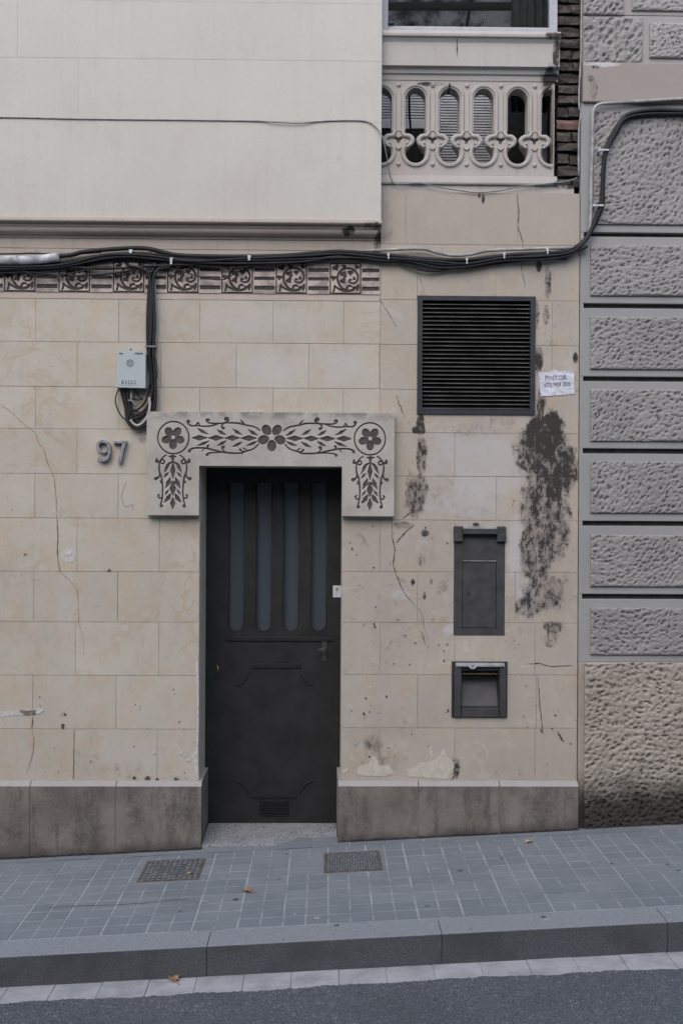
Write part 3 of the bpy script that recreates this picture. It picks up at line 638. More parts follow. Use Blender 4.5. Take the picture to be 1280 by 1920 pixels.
# carved door surround
lr = RECT(275, 773, 739, 967); LZ0, LZ1 = lr[2], lr[3]; LPROUD = 0.05
lx0 = W(275, 870, -LPROUD).x; lx1 = W(739, 870, -LPROUD).x; lz1 = W(508, 773, -LPROUD).z; lz0 = W(508, 967, -LPROUD).z
dx0, dx1, dz1 = W(373.5, 920, -LPROUD).x, W(641, 920, -LPROUD).x, W(508, 874, -LPROUD).z
def lintel(Xg, Zg):
    U0 = (275-270+(Xg-lx0)/(lx1-lx0)*464)*5.333; V = (773-770+(lz1-Zg)/(lz1-lz0)*194)*5.333
    half = (508-270)*5.333+5; left = U0 <= half
    def ornament(c):
        c.ring((293, 278), 155, 161, 6); c.flower((290, 276), 70, 47, 38, 20, 0.0)
        c.stroke([(1155, 200), (1100, 165), (1000, 145), (930, 128), (820, 127), (740, 134)], 6, 8, 6); c.stroke([(740, 134), (680, 155), (600, 163), (530, 156), (475, 158), (442, 138), (434, 112)], 7, 6, 9); c.dot((440, 116), 17)
        c.stroke([(745, 131), (670, 132), (628, 115), (622, 97), (640, 92), (650, 104)], 6, 8, 6); c.dot((627, 100), 12)
        c.stroke([(800, 128), (836, 108), (838, 86), (818, 76)], 5, 9, 8); c.dot((817, 88), 18)
        c.stroke([(812, 128), (780, 145), (776, 172), (792, 186)], 5, 8, 8); c.dot((792, 180), 14)
        c.stroke([(515, 158), (537, 126), (556, 160)], 7, 6, 7); c.leaf((958, 92), (1015, 155), 9)
        c.stroke([(1140, 340), (1090, 385), (1020, 408), (960, 428), (860, 428), (760, 415), (680, 395), (600, 380), (510, 380), (462, 396), (450, 415)], 6, 8, 8); c.dot((453, 411), 14)
        c.stroke([(800, 424), (700, 424), (645, 432), (628, 448)], 5, 6, 9); c.dot((630, 446), 14)
        c.stroke([(812, 420), (785, 392), (780, 368), (798, 364)], 5, 7, 8); c.dot((792, 370), 14)
        c.stroke([(690, 398), (640, 380), (630, 358), (644, 352)], 5, 6, 7); c.dot((638, 357), 11)
        c.stroke([(1015, 412), (975, 408), (958, 390)], 6, 6, 8); c.dot((962, 396), 11); c.leaf((1035, 405), (980, 372), 6); c.leaf((600, 385), (575, 412), 5); c.leaf((1000, 412), (975, 440), 5)
        for a, b in ((475, 632), (640, 797), (805, 955), (960, 1128)): c.leaf((a, 279), (b, 277), 27)
        for a, b in (((528, 178), (644, 240)), ((728, 194), (818, 244)), ((882, 184), (978, 242)), ((1038, 188), (1138, 250))): c.leaf(a, b, 16, 0.05)
        for a, b in (((525, 354), (652, 303)), ((728, 354), (822, 302)), ((878, 364), (982, 310)), ((1018, 352), (1134, 304))): c.leaf(a, b, 15, 0.05)
        c.stroke([(252, 464), (286, 466), (318, 464)], 6, 9, 6); c.stroke([(286, 470), (287, 490), (288, 525)], 20, 12, 4)
        c.leaf((290, 515), (290, 692), 24); c.leaf((290, 712), (290, 862), 30); c.leaf((290, 872), (290, 992), 25)
        c.stroke([(277, 715), (270, 735)], 5); c.stroke([(303, 715), (310, 735)], 5)
        for s in (-1, 1):
            X = lambda x: 290+s*(290-x)*-1 if s == 1 else x
            mx = (lambda x: x) if s == -1 else (lambda x: 580-x)
            c.stroke([(mx(282), 520), (mx(245), 545), (mx(222), 590), (mx(203), 628)], 5, 16, 1)
            c.leaf((mx(250), 622), (mx(200), 674), 12); c.leaf((mx(264), 672), (mx(214), 784), 21, 0.04*s); c.leaf((mx(250), 792), (mx(211), 852), 11); 
            c.stroke([(mx(266), 838), (mx(245), 880), (mx(204), 924)], 3, 22, 1)
            c.stroke([(mx(220), 452), (mx(190), 475), (mx(165), 510), (mx(153), 560), (mx(157), 620), (mx(176), 672), (mx(186), 740), (mx(189), 810), (mx(184), 890), (mx(170), 940)], 5, 8, 6); c.dot((mx(176), 960), 16)
            c.stroke([(mx(160), 630), (mx(150), 672), (mx(122), 690)], 5, 8, 10); c.dot((mx(121), 688), 17)
            c.stroke([(mx(186), 875), (mx(160), 884), (mx(145), 860), (mx(155), 848)], 5, 7, 7)
            c.stroke([(mx(160), 520), (mx(128), 518), (mx(130), 490)], 10, 13, 6); c.dot((mx(130), 512), 14); c.ring((mx(186), 519), 19, 19, 7)
            c.leaf((mx(185), 745), (mx(160), 705), 9)
    U = np.where(left, U0, 2*half-U0)
    c = Carve(U, V); ornament(c)
    c2 = Carve(U0, V); c2.flower((half, 266), 88, 54, 44, 33, 0.0)
    d = np.minimum(c.d, c2.d); k = np.clip(0.5-d/7, 0, 1)
    rough = 0.0
    return -0.007*k, k
surround = height_mesh('door_surround', lx0, lx1, lz0, lz1, -LPROUD, 0.0021, lintel, 'carved', depth=LPROUD+0.001,
    mask=lambda x, z: ~((x > dx0) & (x < dx1) & (z < dz1)), parent=house)
# plinth
ptop = W(200, 1467, PLY).z; ptr = W(850, 1467, PLY).z
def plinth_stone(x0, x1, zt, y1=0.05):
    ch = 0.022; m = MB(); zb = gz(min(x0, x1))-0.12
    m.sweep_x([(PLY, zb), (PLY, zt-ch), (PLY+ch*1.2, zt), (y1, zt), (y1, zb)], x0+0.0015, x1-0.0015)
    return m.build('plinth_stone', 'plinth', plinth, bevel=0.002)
pb = MB(); pb.box(HL, W(378, 1520, PLY).x-0.004, PLY+0.006, 0.03, -0.6, ptop-0.03); pb.box(W(634, 1520, PLY).x+0.004, hx1-0.004, PLY+0.006, 0.03, -0.6, ptr-0.03)
plinth = pb.build('plinth', 'mortar', house)
pxs = [HL]+[W(v, 1530, PLY).x for v in (-105, 56, 217, 378)]
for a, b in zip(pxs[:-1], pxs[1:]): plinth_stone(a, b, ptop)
pxs = [W(v, 1530, PLY).x for v in (633, 784, 936, 1084)]
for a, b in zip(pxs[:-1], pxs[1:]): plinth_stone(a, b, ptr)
# plinth returns inside the doorway
RD = 0.285
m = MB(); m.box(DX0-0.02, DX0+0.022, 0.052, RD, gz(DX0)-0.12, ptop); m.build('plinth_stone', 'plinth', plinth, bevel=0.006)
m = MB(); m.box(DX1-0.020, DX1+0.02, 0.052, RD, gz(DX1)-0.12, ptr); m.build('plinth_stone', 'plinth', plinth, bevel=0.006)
# plastered reveals
m = MB(); m.box(DX0-0.05, DX0+0.0015, 0.0036, RD, ptop, DZ1); m.box(DX1-0.0015, DX1+0.05, 0.0036, RD, ptr, DZ1); m.box(DX0-0.04, DX1+0.04, 0.0036, RD, DZ1-0.0015, DZ1+0.05)
m.build('reveal', 'wall_left', house)
# threshold
m = MB(); x0, x1 = DX0+0.024, DX1-0.022; za, zb = gz(x0)+0.022, gz(x0)+0.03
m.add([(x0, PLY+0.01, za), (x1, PLY+0.01, za), (x1, 0.34, zb+0.015), (x0, 0.34, zb+0.015), (x0, PLY+0.01, za-0.2), (x1, PLY+0.01, za-0.2), (x1, 0.34, za-0.2), (x0, 0.34, za-0.2)], [(0, 1, 2, 3), (4, 5, 1, 0), (5, 6, 2, 1), (6, 7, 3, 2), (7, 4, 0, 3)])
m.build('threshold', 'granite', house, bevel=0.006)
# ---- door
DY = RD
dr = MB(); ddx0, ddx1 = DX0-0.01, DX1+0.01; dzb = zb+0.012
slots = []
for cx in (443, 494, 545, 597):
    x = W(cx, 1060, DY).x; r = 14.0*PXM*1.04; slots.append((x, r, W(cx, 1183, DY).z, W(cx, 905, DY).z))
def curve_plate(name, outer, inner, y0, y1, mat, parent, bevel=0.0, bres=1):
    cu = bpy.data.curves.new(name, 'CURVE'); cu.dimensions = '2D'; cu.fill_mode = 'BOTH'
    for poly in [outer]+inner:
        sp = cu.splines.new('POLY'); sp.points.add(len(poly)-1); sp.use_cyclic_u = True
        for p, q in zip(sp.points, poly): p.co = (q[0], q[1], 0, 1)
    cu.extrude = (y1-y0)/2-bevel; cu.bevel_depth = bevel; cu.bevel_resolution = bres; cu.offset = -bevel
    t = bpy.data.objects.new(name, cu); C.objects.link(t); dg = bpy.context.evaluated_depsgraph_get(); dg.update()
    me = bpy.data.meshes.new_from_object(t.evaluated_get(dg)); bpy.data.objects.remove(t)
    me.name = name; me.transform(Matrix.Translation((0, (y0+y1)/2, 0)) @ Matrix.Rotation(math.radians(90), 4, 'X'))
    me.materials.clear(); me.materials.append(MAT[mat]); return link(name, me, parent)
def slot_poly(x, r, zb, zt, n=8):
    p = [(x-r, zt), (x-r, zb+r)]+[(x-r*math.cos(math.pi*i/n), zb+r-r*math.sin(math.pi*i/n)) for i in range(1, n)]+[(x+r, zb+r), (x+r, zt)]
    return p
door = curve_plate('door', [(ddx0, dzb), (ddx1, dzb), (ddx1, DZ1+0.01), (ddx0, DZ1+0.01)], [slot_poly(*s) for s in slots], DY, DY+0.035, 'door', house)
for (x, r, zb_, zt_) in slots:
    m = MB(); m.box(x-r-0.012, x+r+0.012, DY+0.036, DY+0.041, zb_-0.012, zt_+0.012); m.build('glass_pane', 'doorglass', door)
    m = MB(); m.tube([(px, DY+0.001, pz) for px, pz in slot_poly(x, r+0.006, zb_-0.006, zt_)], 0.003, 6, smooth=0); m.build('glazing_bead', 'moulding', door, smooth=True)
def dm(pts, r=0.005): 
    m = MB(); m.tube([(W(x, y, DY).x, DY-0.002, W(x, y, DY).z) for x, y in pts], r, 6); return m.build('moulding', 'moulding', door, smooth=True)
m = MB(); q = RECT(424, 1194, 624, 1202, DY); m.box(q[0], q[1], DY-0.008, DY+0.002, q[2], q[3]); m.build('rail', 'moulding', door, bevel=0.003)
m = MB(); q = RECT(472, 1244, 563, 1253, DY); m.box(q[0], q[1], DY-0.006, DY+0.002, q[2], q[3]); m.build('letter_flap', 'moulding', door, bevel=0.003)
m = MB(); q = RECT(472, 1490, 556, 1496, DY); m.box(q[0], q[1], DY-0.006, DY+0.002, q[2], q[3]); m.build('rail', 'moulding', door, bevel=0.002)
for s in (1, -1):
    f = lambda x: 514+s*(x-514)
    dm([(f(440), 1463), (f(452), 1468), (f(461), 1477), (f(466), 1488)]); dm([(f(440), 1285), (f(452), 1282), (f(461), 1272), (f(466), 1262)], 0.003)
for xa in (488, 516):
    q = RECT(xa, 1503, xa+24, 1528, DY); m = MB()
    for i in range(6):
        z = q[2]+(q[3]-q[2])*i/5; m.box(q[0], q[1], DY-0.008, DY+0.001, z-0.0022, z+0.0022)
    m.box(q[0]-0.004, q[0], DY-0.008, DY+0.001, q[2]-0.0022, q[3]+0.0022); m.box(q[1], q[1]+0.004, DY-0.008, DY+0.001, q[2]-0.0022, q[3]+0.0022)
    m.build('kick_vent', 'moulding', door)
m = MB(); p = W(606, 1216, DY); m.box(p.x-0.030, p.x+0.012, DY-0.05, DY-0.038, p.z-0.007, p.z+0.007); m.box(p.x+0.002, p.x+0.014, DY-0.04, DY+0.001, p.z-0.006, p.z+0.006); m.box(p.x-0.008, p.x+0.02, DY-0.004, DY+0.001, p.z-0.07, p.z+0.05); m.build('handle', 'iron', door, bevel=0.002)
m = MB(); p = W(409, 1254, DY); m.tube([(p.x-0.01, DY+0.001, p.z+0.025), (p.x, DY-0.03, p.z+0.02), (p.x+0.004, DY-0.04, p.z), (p.x, DY-0.03, p.z-0.02), (p.x-0.01, DY+0.001, p.z-0.025)], 0.004, 6); m.build('pull_hook', 'brass', door, smooth=True)
m = MB(); m.box(ddx0, ddx1, 0.36, 0.40, dzb-0.1, DZ1+0.05); m.build('hall_lining', 'black', house)
# ---- projecting bay on the left
BY = -0.085
bx1 = W(715, 200, BY).x; blz = W(350, 412, BY).z
bc = MB(); bc.box(HL, bx1-0.003, BY+0.0014, 0.02, blz+0.003, ZT)
bay = bc.build('bay', 'bay', house)
rows = [(-130, 3, [33, 264, 500]), (3, 111, [147+120, 33]), (111, 226, [147, 372]), (226, 412, [])]
rows = [(-130, 3, [264]), (3, 111, [33]), (111, 226, [147]), (226, 412, [])]
for ya, yb, vx in rows:
    zt = W(350, ya, BY).z if ya > -130 else ZT; zb2 = W(350, yb, BY).z; xs = [HL]+[W(v, (ya+yb)/2, BY).x for v in vx]+[bx1]
    for a, b in zip(xs[:-1], xs[1:]):
        m = MB(); g = 0.0006; m.box(a+g, b-(g if b < bx1 else 0), BY-random.uniform(0, 0.0006), BY+0.0011, zb2+g, zt-g); m.build('render_panel', 'bay', bay, fix=False)
m = MB(); m.box(bx1-0.0028, bx1, BY+0.0036, 0.01, blz+0.003, ZT); m.build('bay_side', 'bay', bay)
# cornice under the bay
z0 = blz; prof = [(0.01, z0+0.01), (BY-0.012, z0+0.004), (BY-0.014, z0-0.012), (BY-0.010, z0-0.017), (BY+0.018, z0-0.019), (BY+0.019, z0-0.034), (BY+0.026, z0-0.036), (BY+0.028, z0-0.044)]
for i in range(1, 7):
    t = i/7*math.pi/2; prof.append((BY+0.028+0.044*(1-math.cos(t)), z0-0.044-0.026*math.sin(t)))
prof += [(-0.010, z0-0.072), (-0.010, z0-0.082), (0.0, z0-0.084), (0.01, z0-0.084)]
m = MB(); m.sweep_x(prof, HL, bx1+0.004); m.build('cornice', 'cornice', house)
m = MB(); m.box(HL, XS-GAP, -0.003, 0.0036, fz1+0.021, z0-0.085); m.build('cornice_band', 'cornice', house)
# ---- balcony: ledge, pierced balustrade, handrail, glazing
bx0 = XS+0.002; BR = W(1043, 230, 0.02).x; BYF = 0.02
def lvl(py, Y=BYF): return W(880, py, Y).z
m = MB(); m.box(bx0-0.05, hx1-0.03, 0.012, 0.40, ZB-0.1, lvl(346, 0.012)); m.sweep_x([(0.0, lvl(346)-0.006), (-0.004, lvl(345)), (0.004, lvl(332)), (0.03, lvl(328)), (0.3, lvl(328)), (0.3, lvl(346)-0.006)], bx0-0.05, BR)
ledge = m.build('balcony_ledge', 'stone', house, bevel=0.002)
zbb, ztt = lvl(330), lvl(140)
cxs = [W(778.75-63.7+63.7*k, 240, BYF).x for k in range(6)]; P = cxs[1]-cxs[0]; u = PXM*1.0
def keyhole(cx, s=0.0):
    r = 19.0*u+s; zt = lvl(166)+s; zn = lvl(266); zc_ = lvl(287); pts = []
    n = 10
    for i in range(n+1): t = math.pi*i/n; pts.append((cx+r*math.cos(t), zt-r+r*math.sin(t)))      # arch right -> left
    nk = max(7.0*u+s, 0.004)
    pts += [(cx-r, lvl(252)), (cx-r+2*u, lvl(257)), (cx-nk-2*u, lvl(260)), (cx-nk, zn), (cx-nk-3*u, lvl(271))]
    for i in range(1, 14): t = math.pi*(0.80+1.40*i/14); pts.append((cx+(r)*math.cos(t), zc_+r*math.sin(t)*1.03))
    pts += [(cx+nk+3*u, lvl(271)), (cx+nk, zn), (cx+nk+2*u, lvl(260)), (cx+r-2*u, lvl(257)), (cx+r, lvl(252))]
    return pts
xl, xr = cxs[0]-P/2, BR-0.012
outer = [(xl, zbb), (xr, zbb), (xr, ztt), (xl, ztt)]
hol = [keyhole(c) for c in cxs[:5]]
rc = cxs[5]; half_hole = [(max(rc-abs(q[0]-rc) if False else q[0], -9), q[1]) for q in keyhole(rc)]
xlim = xr-0.006
half_hole = [(min(q[0], xlim), q[1]) for q in half_hole]
ded = []
for q in half_hole:
    if not ded or (abs(q[0]-ded[-1][0])+abs(q[1]-ded[-1][1])) > 1e-5: ded.append(q)
def trefoil(cx):
    pts = []; zc_ = lvl(262.5)
    for i in range(24):
        t = 2*math.pi*i/24; rr = 5.2*u+2.6*u*math.cos(3*(t-math.pi/2-math.pi)); pts.append((cx+rr*1.25*math.cos(t), zc_+rr*math.sin(t)))
    return pts
piers = [c+P/2 for c in cxs[:5]]
bal = curve_plate('balustrade', outer, hol+[ded]+[trefoil(p) for p in piers], BYF, BYF+0.03, 'stone', house, bevel=0.004)
back = curve_plate('balustrade_back', outer, hol+[ded], BYF+0.03, BYF+0.085, 'stone', bal)
for i, c in enumerate(cxs):
    out = keyhole(c, 5.2*u)
    top = [q for q in out[:11]]; arch = [(c+24.2*u, lvl(250))]+top+[(c-24.2*u, lvl(250))]
    clip = lambda pts: [q for q in pts if xl-0.02 < q[0] < xr+0.002]
    a2 = clip(arch); m = MB()
    if len(a2) > 2: m.tube([(x, BYF-0.002, z) for x, z in a2], 3.4*u, 6, smooth=2)
    inner = clip([(c+20.4*u, lvl(250))]+[(c+(q[0]-c)*0.845, q[1]-3.9*u) for q in top]+[(c-20.4*u, lvl(250))])
    if len(inner) > 2: m.tube([(x, BYF, z) for x, z in inner], 1.5*u, 6, smooth=2)
    cz_ = lvl(287); lower = clip([(c+24*u*math.cos(math.pi*(0.84+1.32*k/16)), cz_+24*u*math.sin(math.pi*(0.84+1.32*k/16))) for k in range(17)])
    if len(lower) > 2: m.tube([(x, BYF-0.003, z) for x, z in lower], 3.7*u, 6, smooth=2)
    if m.f: m.build('arch_moulding', 'stone', bal)
for p in piers:
    for zz, rr in ((161, 4.2), (309, 4.2)):
        m = MB(); m.ball((p, BYF-0.002, lvl(zz)), rr*u, sy=0.9); m.build('boss', 'stone', bal, smooth=True)
    for s in (-1, 1):                                       # scrolled leaf brackets at the necks
        pts = [(5, 247), (9, 252), (11, 256), (20, 257), (26, 263), (24, 270), (19, 274), (16, 278)]
        m = MB(); m.tube([(p+s*x*u, BYF-0.004-0.004*math.sin(i), lvl(y)) for i, (x, y) in enumerate(pts)], [2*u, 3*u, 3.5*u, 4.5*u, 5*u, 4.5*u, 3.5*u, 2.2*u], 7, smooth=4)
        m.ball((p+s*17*u, BYF-0.006, lvl(270)), 3.4*u); m.ball((p+s*10*u, BYF-0.003, lvl(246)), 3.0*u)
        m.build('leaf_bracket', 'stone', bal, smooth=True)
    m = MB(); m.tube([(p-6*u, BYF-0.001, lvl(276)), (p, BYF-0.005, lvl(281)), (p+6*u, BYF-0.001, lvl(276))], 2.2*u, 6); m.box(p-4*u, p+4*u, BYF-0.004, BYF+0.004, lvl(247), lvl(172)); m.build('pier_moulding', 'stone', bal)
# rail mouldings
HRY = -0.03
m = MB(); prof = [(BYF-0.004, lvl(152)), (BYF-0.008, lvl(143)), (BYF-0.02, lvl(141)), (BYF-0.024, lvl(134)), (HRY+0.004, lvl(130)), (HRY, lvl(124, HRY)), (HRY, lvl(80, HRY)), (HRY-0.012, lvl(74, HRY)), (HRY-0.026, lvl(72, HRY)), (HRY-0.028, lvl(63, HRY-0.028)), (HRY-0.02, lvl(61, HRY)), (0.16, lvl(61, HRY)), (0.16, lvl(152))]
m.sweep_x(prof, bx0-0.05, BR+0.004); rail = m.build('handrail', 'stone', house, bevel=0.0015)
GYW = 0.02; zs = lvl(61, HRY)
wx0, wx1 = W(718, 20, GYW).x, W(1043, 20, GYW).x
wtop = ZT-0.3; fb = lvl(55, GYW)
win = MB(); win.box(wx0-0.03, W(727, 20, GYW).x, GYW-0.02, GYW+0.03, zs-0.002, wtop); win.box(W(1028, 20, GYW).x, wx1, GYW-0.02, GYW+0.03, zs-0.002, wtop); win.box(W(727, 20, GYW).x, W(1028, 20, GYW).x, GYW-0.022, GYW+0.03, zs-0.002, fb); win.box(W(727, 20, GYW).x, W(1028, 20, GYW).x, GYW-0.02, GYW+0.03, wtop-0.06, wtop)
win.box(W(725, 20, GYW).x, W(1030, 20, GYW).x, GYW-0.006, GYW+0.02, fb, fb+0.012)
win = win.build('window', 'alu', house, bevel=0.003)
m = MB(); m.box(W(726, 20, GYW).x, W(1029, 20, GYW).x, GYW+0.004, GYW+0.008, fb, wtop-0.05); m.build('pane', 'glass', win)
m = MB(); q = RECT(727, 41, 738, 45, GYW-0.02); m.box(q[0], q[1], GYW-0.03, GYW-0.006, q[2], q[3]); m.build('latch', 'iron2', win)
# corrugated blind, bars and curtain behind the glass
xa, xb = bx0-0.04, hx1-0.04; n = 90; m = MB()
def roof(Y): return zs+0.40+(1.15-Y)*0.77
for i in range(2*n+1):
    x = xa+(xb-xa)*i/(2*n); dz = 0.006*(-1)**i; m.v += [(x, 1.16, roof(1.16)+dz), (x, 0.25, roof(0.25)+dz)]
for i in range(2*n): m.f.append((2*i, 2*i+2, 2*i+3, 2*i+1)); m.mi.append(0)
m.build('corrugated_sheet', 'sheet', house, fix=False)
def on_roof(px, py, up=0.0):
    d = RM @ Vector(((px-640)/F, -(py-960)/F, -1)); t = (zs+0.40+1.15*0.77-up-0.77*CAM.y-CAM.z)/(d.z+0.77*d.y); return CAM+d*t
pa, pb2 = on_roof(690, 12, 0.05), on_roof(1060, 12, 0.05)
m = MB(); m.tube([pa, pb2], 0.026, 6, smooth=0); m.build('gallery_beam', 'black', house)
m = MB(); m.tube([on_roof(873, 60, 0.03), on_roof(884, -10, 0.03)], 0.010, 6, smooth=0); m.build('gallery_bar', 'black', house)
m = MB()
for i in range(21):
    x = W(958, 20, 0.3).x+0.0125*i; y = 0.30+0.02*math.sin(i*1.7); m.v += [(x, y, zs-0.3), (x, y, ZT)]
for i in range(20): m.f.append((2*i, 2*i+2, 2*i+3, 2*i+1)); m.mi.append(0)
m.build('curtain', 'curtain', house, fix=False)
# gallery behind the balustrade
gy = 0.80; fz = lvl(330)
m = MB(); m.box(bx0-0.8, hx1+0.0, 0.40, 1.32, fz-0.25, fz-0.02); m.box(bx0-0.8, hx1, 1.17, 1.32, fz-0.02, ZT); m.box(bx0-0.9, bx0-0.8, 0.4, 1.32, fz-0.2, ZT); m.box(hx1-0.03, hx1-0.006, 0.16, 1.32, fz-0.1, ZT); m.box(bx0-0.8, bx0-0.0, 0.37, 0.40, fz-0.02, ZT)
m.build('gallery', 'gallery', house)
def shutter(pa, pb_, ytop, ybot):
    x0, x1 = W(pa, 240, gy).x, W(pb_, 240, gy).x; z1 = lvl(ytop, gy); z0 = lvl(ybot, gy); m = MB(); fw = 0.035
    m.box(x0, x0+fw, gy-0.02, gy+0.02, z0, z1); m.box(x1-fw, x1, gy-0.02, gy+0.02, z0, z1); m.box(x0+fw, x1-fw, gy-0.02, gy+0.02, z0, z0+0.05); m.box(x0+fw, x1-fw, gy-0.02, gy+0.02, z1-0.05, z1)
    sh = m.build('shutter', 'shutter', house); n = int((z1-z0-0.1)/0.0175); s = MB()
    for i in range(n):
        z = z0+0.055+i*0.0175; s.add([(x0+fw, gy-0.014, z), (x1-fw, gy-0.014, z), (x1-fw, gy-0.004, z+0.0165), (x0+fw, gy-0.004, z+0.0165), (x0+fw, gy-0.014, z-0.003), (x1-fw, gy-0.014, z-0.003), (x1-fw, gy+0.0, z+0.012), (x0+fw, gy+0.0, z+0.012)], [(0, 1, 2, 3), (4, 5, 1, 0), (7, 6, 5, 4)])
    o = s.build('shutter_slats', 'shutter', sh); o['kind'] = 'stuff'
    m = MB(); m.box(x0+fw, x1-fw, gy+0.016, gy+0.02, z0+0.02, z1-0.02); m.build('shutter_back', 'black', sh)
shutter(690, 806, 60, 244); shutter(812, 868, 60, 322); shutter(872, 932, 60, 322)
m = MB(); q = RECT(935, 60, 1000, 330, gy); m.box(q[0], q[1], gy-0.01, gy+0.02, q[2], q[3]); q = RECT(690, 244, 808, 330, gy); m.box(q[0], q[1], gy-0.01, gy+0.02, q[2], q[3]); m.build('dark_opening', 'black', house)
m = MB(); q = RECT(1012, 100, 1030, 330, 0.5); m.box(q[0], q[1], 0.48, 0.53, q[2], q[3]); m.build('gallery_post', 'shutter', house, bevel=0.006)
m = MB(); p = W(768, 200, 0.3); m.tube([(p.x, 0.3, lvl(150, 0.3)), (p.x-0.004, 0.3, lvl(200, 0.3)), (p.x+0.006, 0.31, lvl(245, 0.3)), (p.x+0.008, 0.31, lvl(262, 0.3))], 0.006, 6); m.build('blind_cord', 'cable', house)
# brick pier
px0, px1 = W(1044, 200, 0.06).x, W(1086.5, 200, 0.06).x
m = MB(); m.box(px0+0.006, hx1-0.002, 0.075, 0.34, ZB-0.06, ZT); pier = m.build('brick_pier', 'black', house)
y = 352; zz = lvl(352, 0.06); ztop = ZT-0.2; k = 0
bmsh = []
for v in range(4):
    m = MB(); m.box(-0.5, 0.5, 0, 0.1, -0.5, 0.5); o = m.build('brick', 'brick'); me = o.data
    bm = bmesh.new(); bm.from_mesh(me); bmesh.ops.subdivide_edges(bm, edges=bm.edges, cuts=1)
    for vv in bm.verts: vv.co.x += random.uniform(-.045, .02) if abs(vv.co.x) > .4 else 0; vv.co.z += random.uniform(-.12, .05)*(1 if vv.co.z > 0 else -1)*.7; vv.co.y += random.uniform(-.012, .012)
    bm.to_mesh(me); bm.free(); bpy.data.objects.remove(o); bmsh.append(me)
red = bmsh[0].copy(); red.materials.clear(); red.materials.append(MAT['brick_red'])
while zz < ztop:
    h = random.uniform(0.050, 0.060); me = bmsh[k % 4]
    zmid = zz+h/2; zr = lvl(226, 0.06)
    isred = zr-0.03 < zmid < zr+0.03
    splits = [(px0, px1)] if random.random() < 0.6 or isred else [(px0, px0+(px1-px0)*random.uniform(.35, .65)), None]
    if len(splits) == 2: splits[1] = (splits[0][1]+0.006, px1)
    for a, b in splits:
        o = link('brick', red if isred else me, pier); o.location = ((a+b)/2+random.uniform(-.004, .004), 0.035+random.uniform(-0.004, 0.016), zmid); o.scale = (b-a, 1, h*0.9)
    zz += h+0.008; k += 1
# cracks and bare patches on the townhouse wall
def ribbon(pts, w, mat, name='crack', Y=-0.0022, jit=1.2, parent=None):
    P = catmull(pts, 5); m = MB(); P = P+rng.normal(0, jit*0.35, P.shape); n = len(P)
    for i in range(n):
        d = P[min(i+1, n-1)]-P[max(i-1, 0)]; d = d/(np.hypot(*d)+1e-9); nn = np.array([-d[1], d[0]]); ww = w*(0.25+0.9*abs(rng.random()))*(0.35+0.65*math.sin(math.pi*(i+0.5)/n))
        for s in (-1, 1): q = P[i]+nn*s*ww/2; x, z = XZ(q[0], q[1], Y); m.v.append((x, Y, z))
    for i in range(n-1): m.f.append((2*i, 2*i+1, 2*i+3, 2*i+2)); m.mi.append(0)
    return m.build(name, mat, parent or house, fix=False)
ribbon([(-20, 735), (0, 757), (22, 773), (45, 795), (66, 812), (73, 832), (82, 840), (90, 870), (100, 890), (104, 920), (107, 965), (108, 1000), (110, 1060), (122, 1080), (140, 1098), (146, 1115), (148, 1165), (155, 1190), (158, 1230)], 1.2, 'crack_soft')
ribbon([(108, 975), (109, 1010), (108, 1040), (113, 1072)], 2.0, 'crack')
ribbon([(734, 970), (735, 1000), (738, 1022), (740, 1035), (737, 1060), (748, 1090), (760, 1115), (778, 1135)], 2.2, 'crack')
ribbon([(778, 1135), (790, 1150), (796, 1180), (803, 1200)], 1.2, 'crack_soft')
ribbon([(742, 1018), (756, 1002), (775, 985)], 2.6, 'crack'); ribbon([(755, 972), (768, 962), (785, 955)], 3.2, 'crack')
ribbon([(711, 560), (722, 578), (730, 590), (742, 612)], 1.8, 'crack'); ribbon([(742, 742), (750, 762), (757, 782)], 2.2, 'crack')
ribbon([(968, 366), (972, 400), (970, 425), (977, 445), (980, 464)], 2.2, 'crack', Y=-0.0022); ribbon([(976, 490), (978, 510), (984, 535)], 1.4, 'crack')
ribbon([(782, 505), (790, 530), (795, 556)], 1.3, 'crack_soft'); ribbon([(988, 1245), (1010, 1244), (1030, 1249), (1072, 1248)], 2.6, 'crack'); ribbon([(1008, 1270), (1010, 1310), (1014, 1345), (1017, 1372)], 2.4, 'crack'); ribbon([(1044, 1370), (1050, 1382), (1056, 1390)], 4, 'crack')
ribbon([(704, 1390), (712, 1415), (722, 1440), (728, 1456)], 1.5, 'crack_soft'); ribbon([(60, 1367), (64, 1390), (60, 1420), (50, 1450)], 1.3, 'crack_soft'); ribbon([(139, 1368), (139, 1420), (138, 1460)], 1.8, 'crack'); ribbon([(62, 1345), (60, 1366)], 2.2, 'crack')
ribbon([(238, 900), (228, 930), (236, 950), (248, 945), (250, 960)], 1.0, 'crack_soft'); ribbon([(1027, 1170), (1027, 1196)], 3.5, 'crack'); ribbon([(790, 1185), (797, 1208)], 2.5, 'crack_soft'); ribbon([(848, 1420), (852, 1445), (846, 1462)], 4, 'crack')
def patch(poly, mat, name, Y=-0.0026, jit=0.8):
    P = []
    for i in range(len(poly)):
        a, b = np.array(poly[i], float), np.array(poly[(i+1) % len(poly)], float)
        for k in range(4): P.append(a+(b-a)*k/4+rng.normal(0, jit, 2))
    m = MB(); v = [(XZ(q[0], q[1], Y)[0], Y, XZ(q[0], q[1], Y)[1]) for q in P]; n = len(v)
    m.add(v+[(x, 0.002, z) for x, y_, z in v], [tuple(range(n))]+[(i, (i+1) % n, n+(i+1) % n, n+i) for i in range(n)])
    return m.build(name, mat, house)
patch([(-10, 1334), (40, 1332), (78, 1328), (82, 1332), (70, 1339), (30, 1341), (-10, 1345)], 'chip', 'bare_patch')
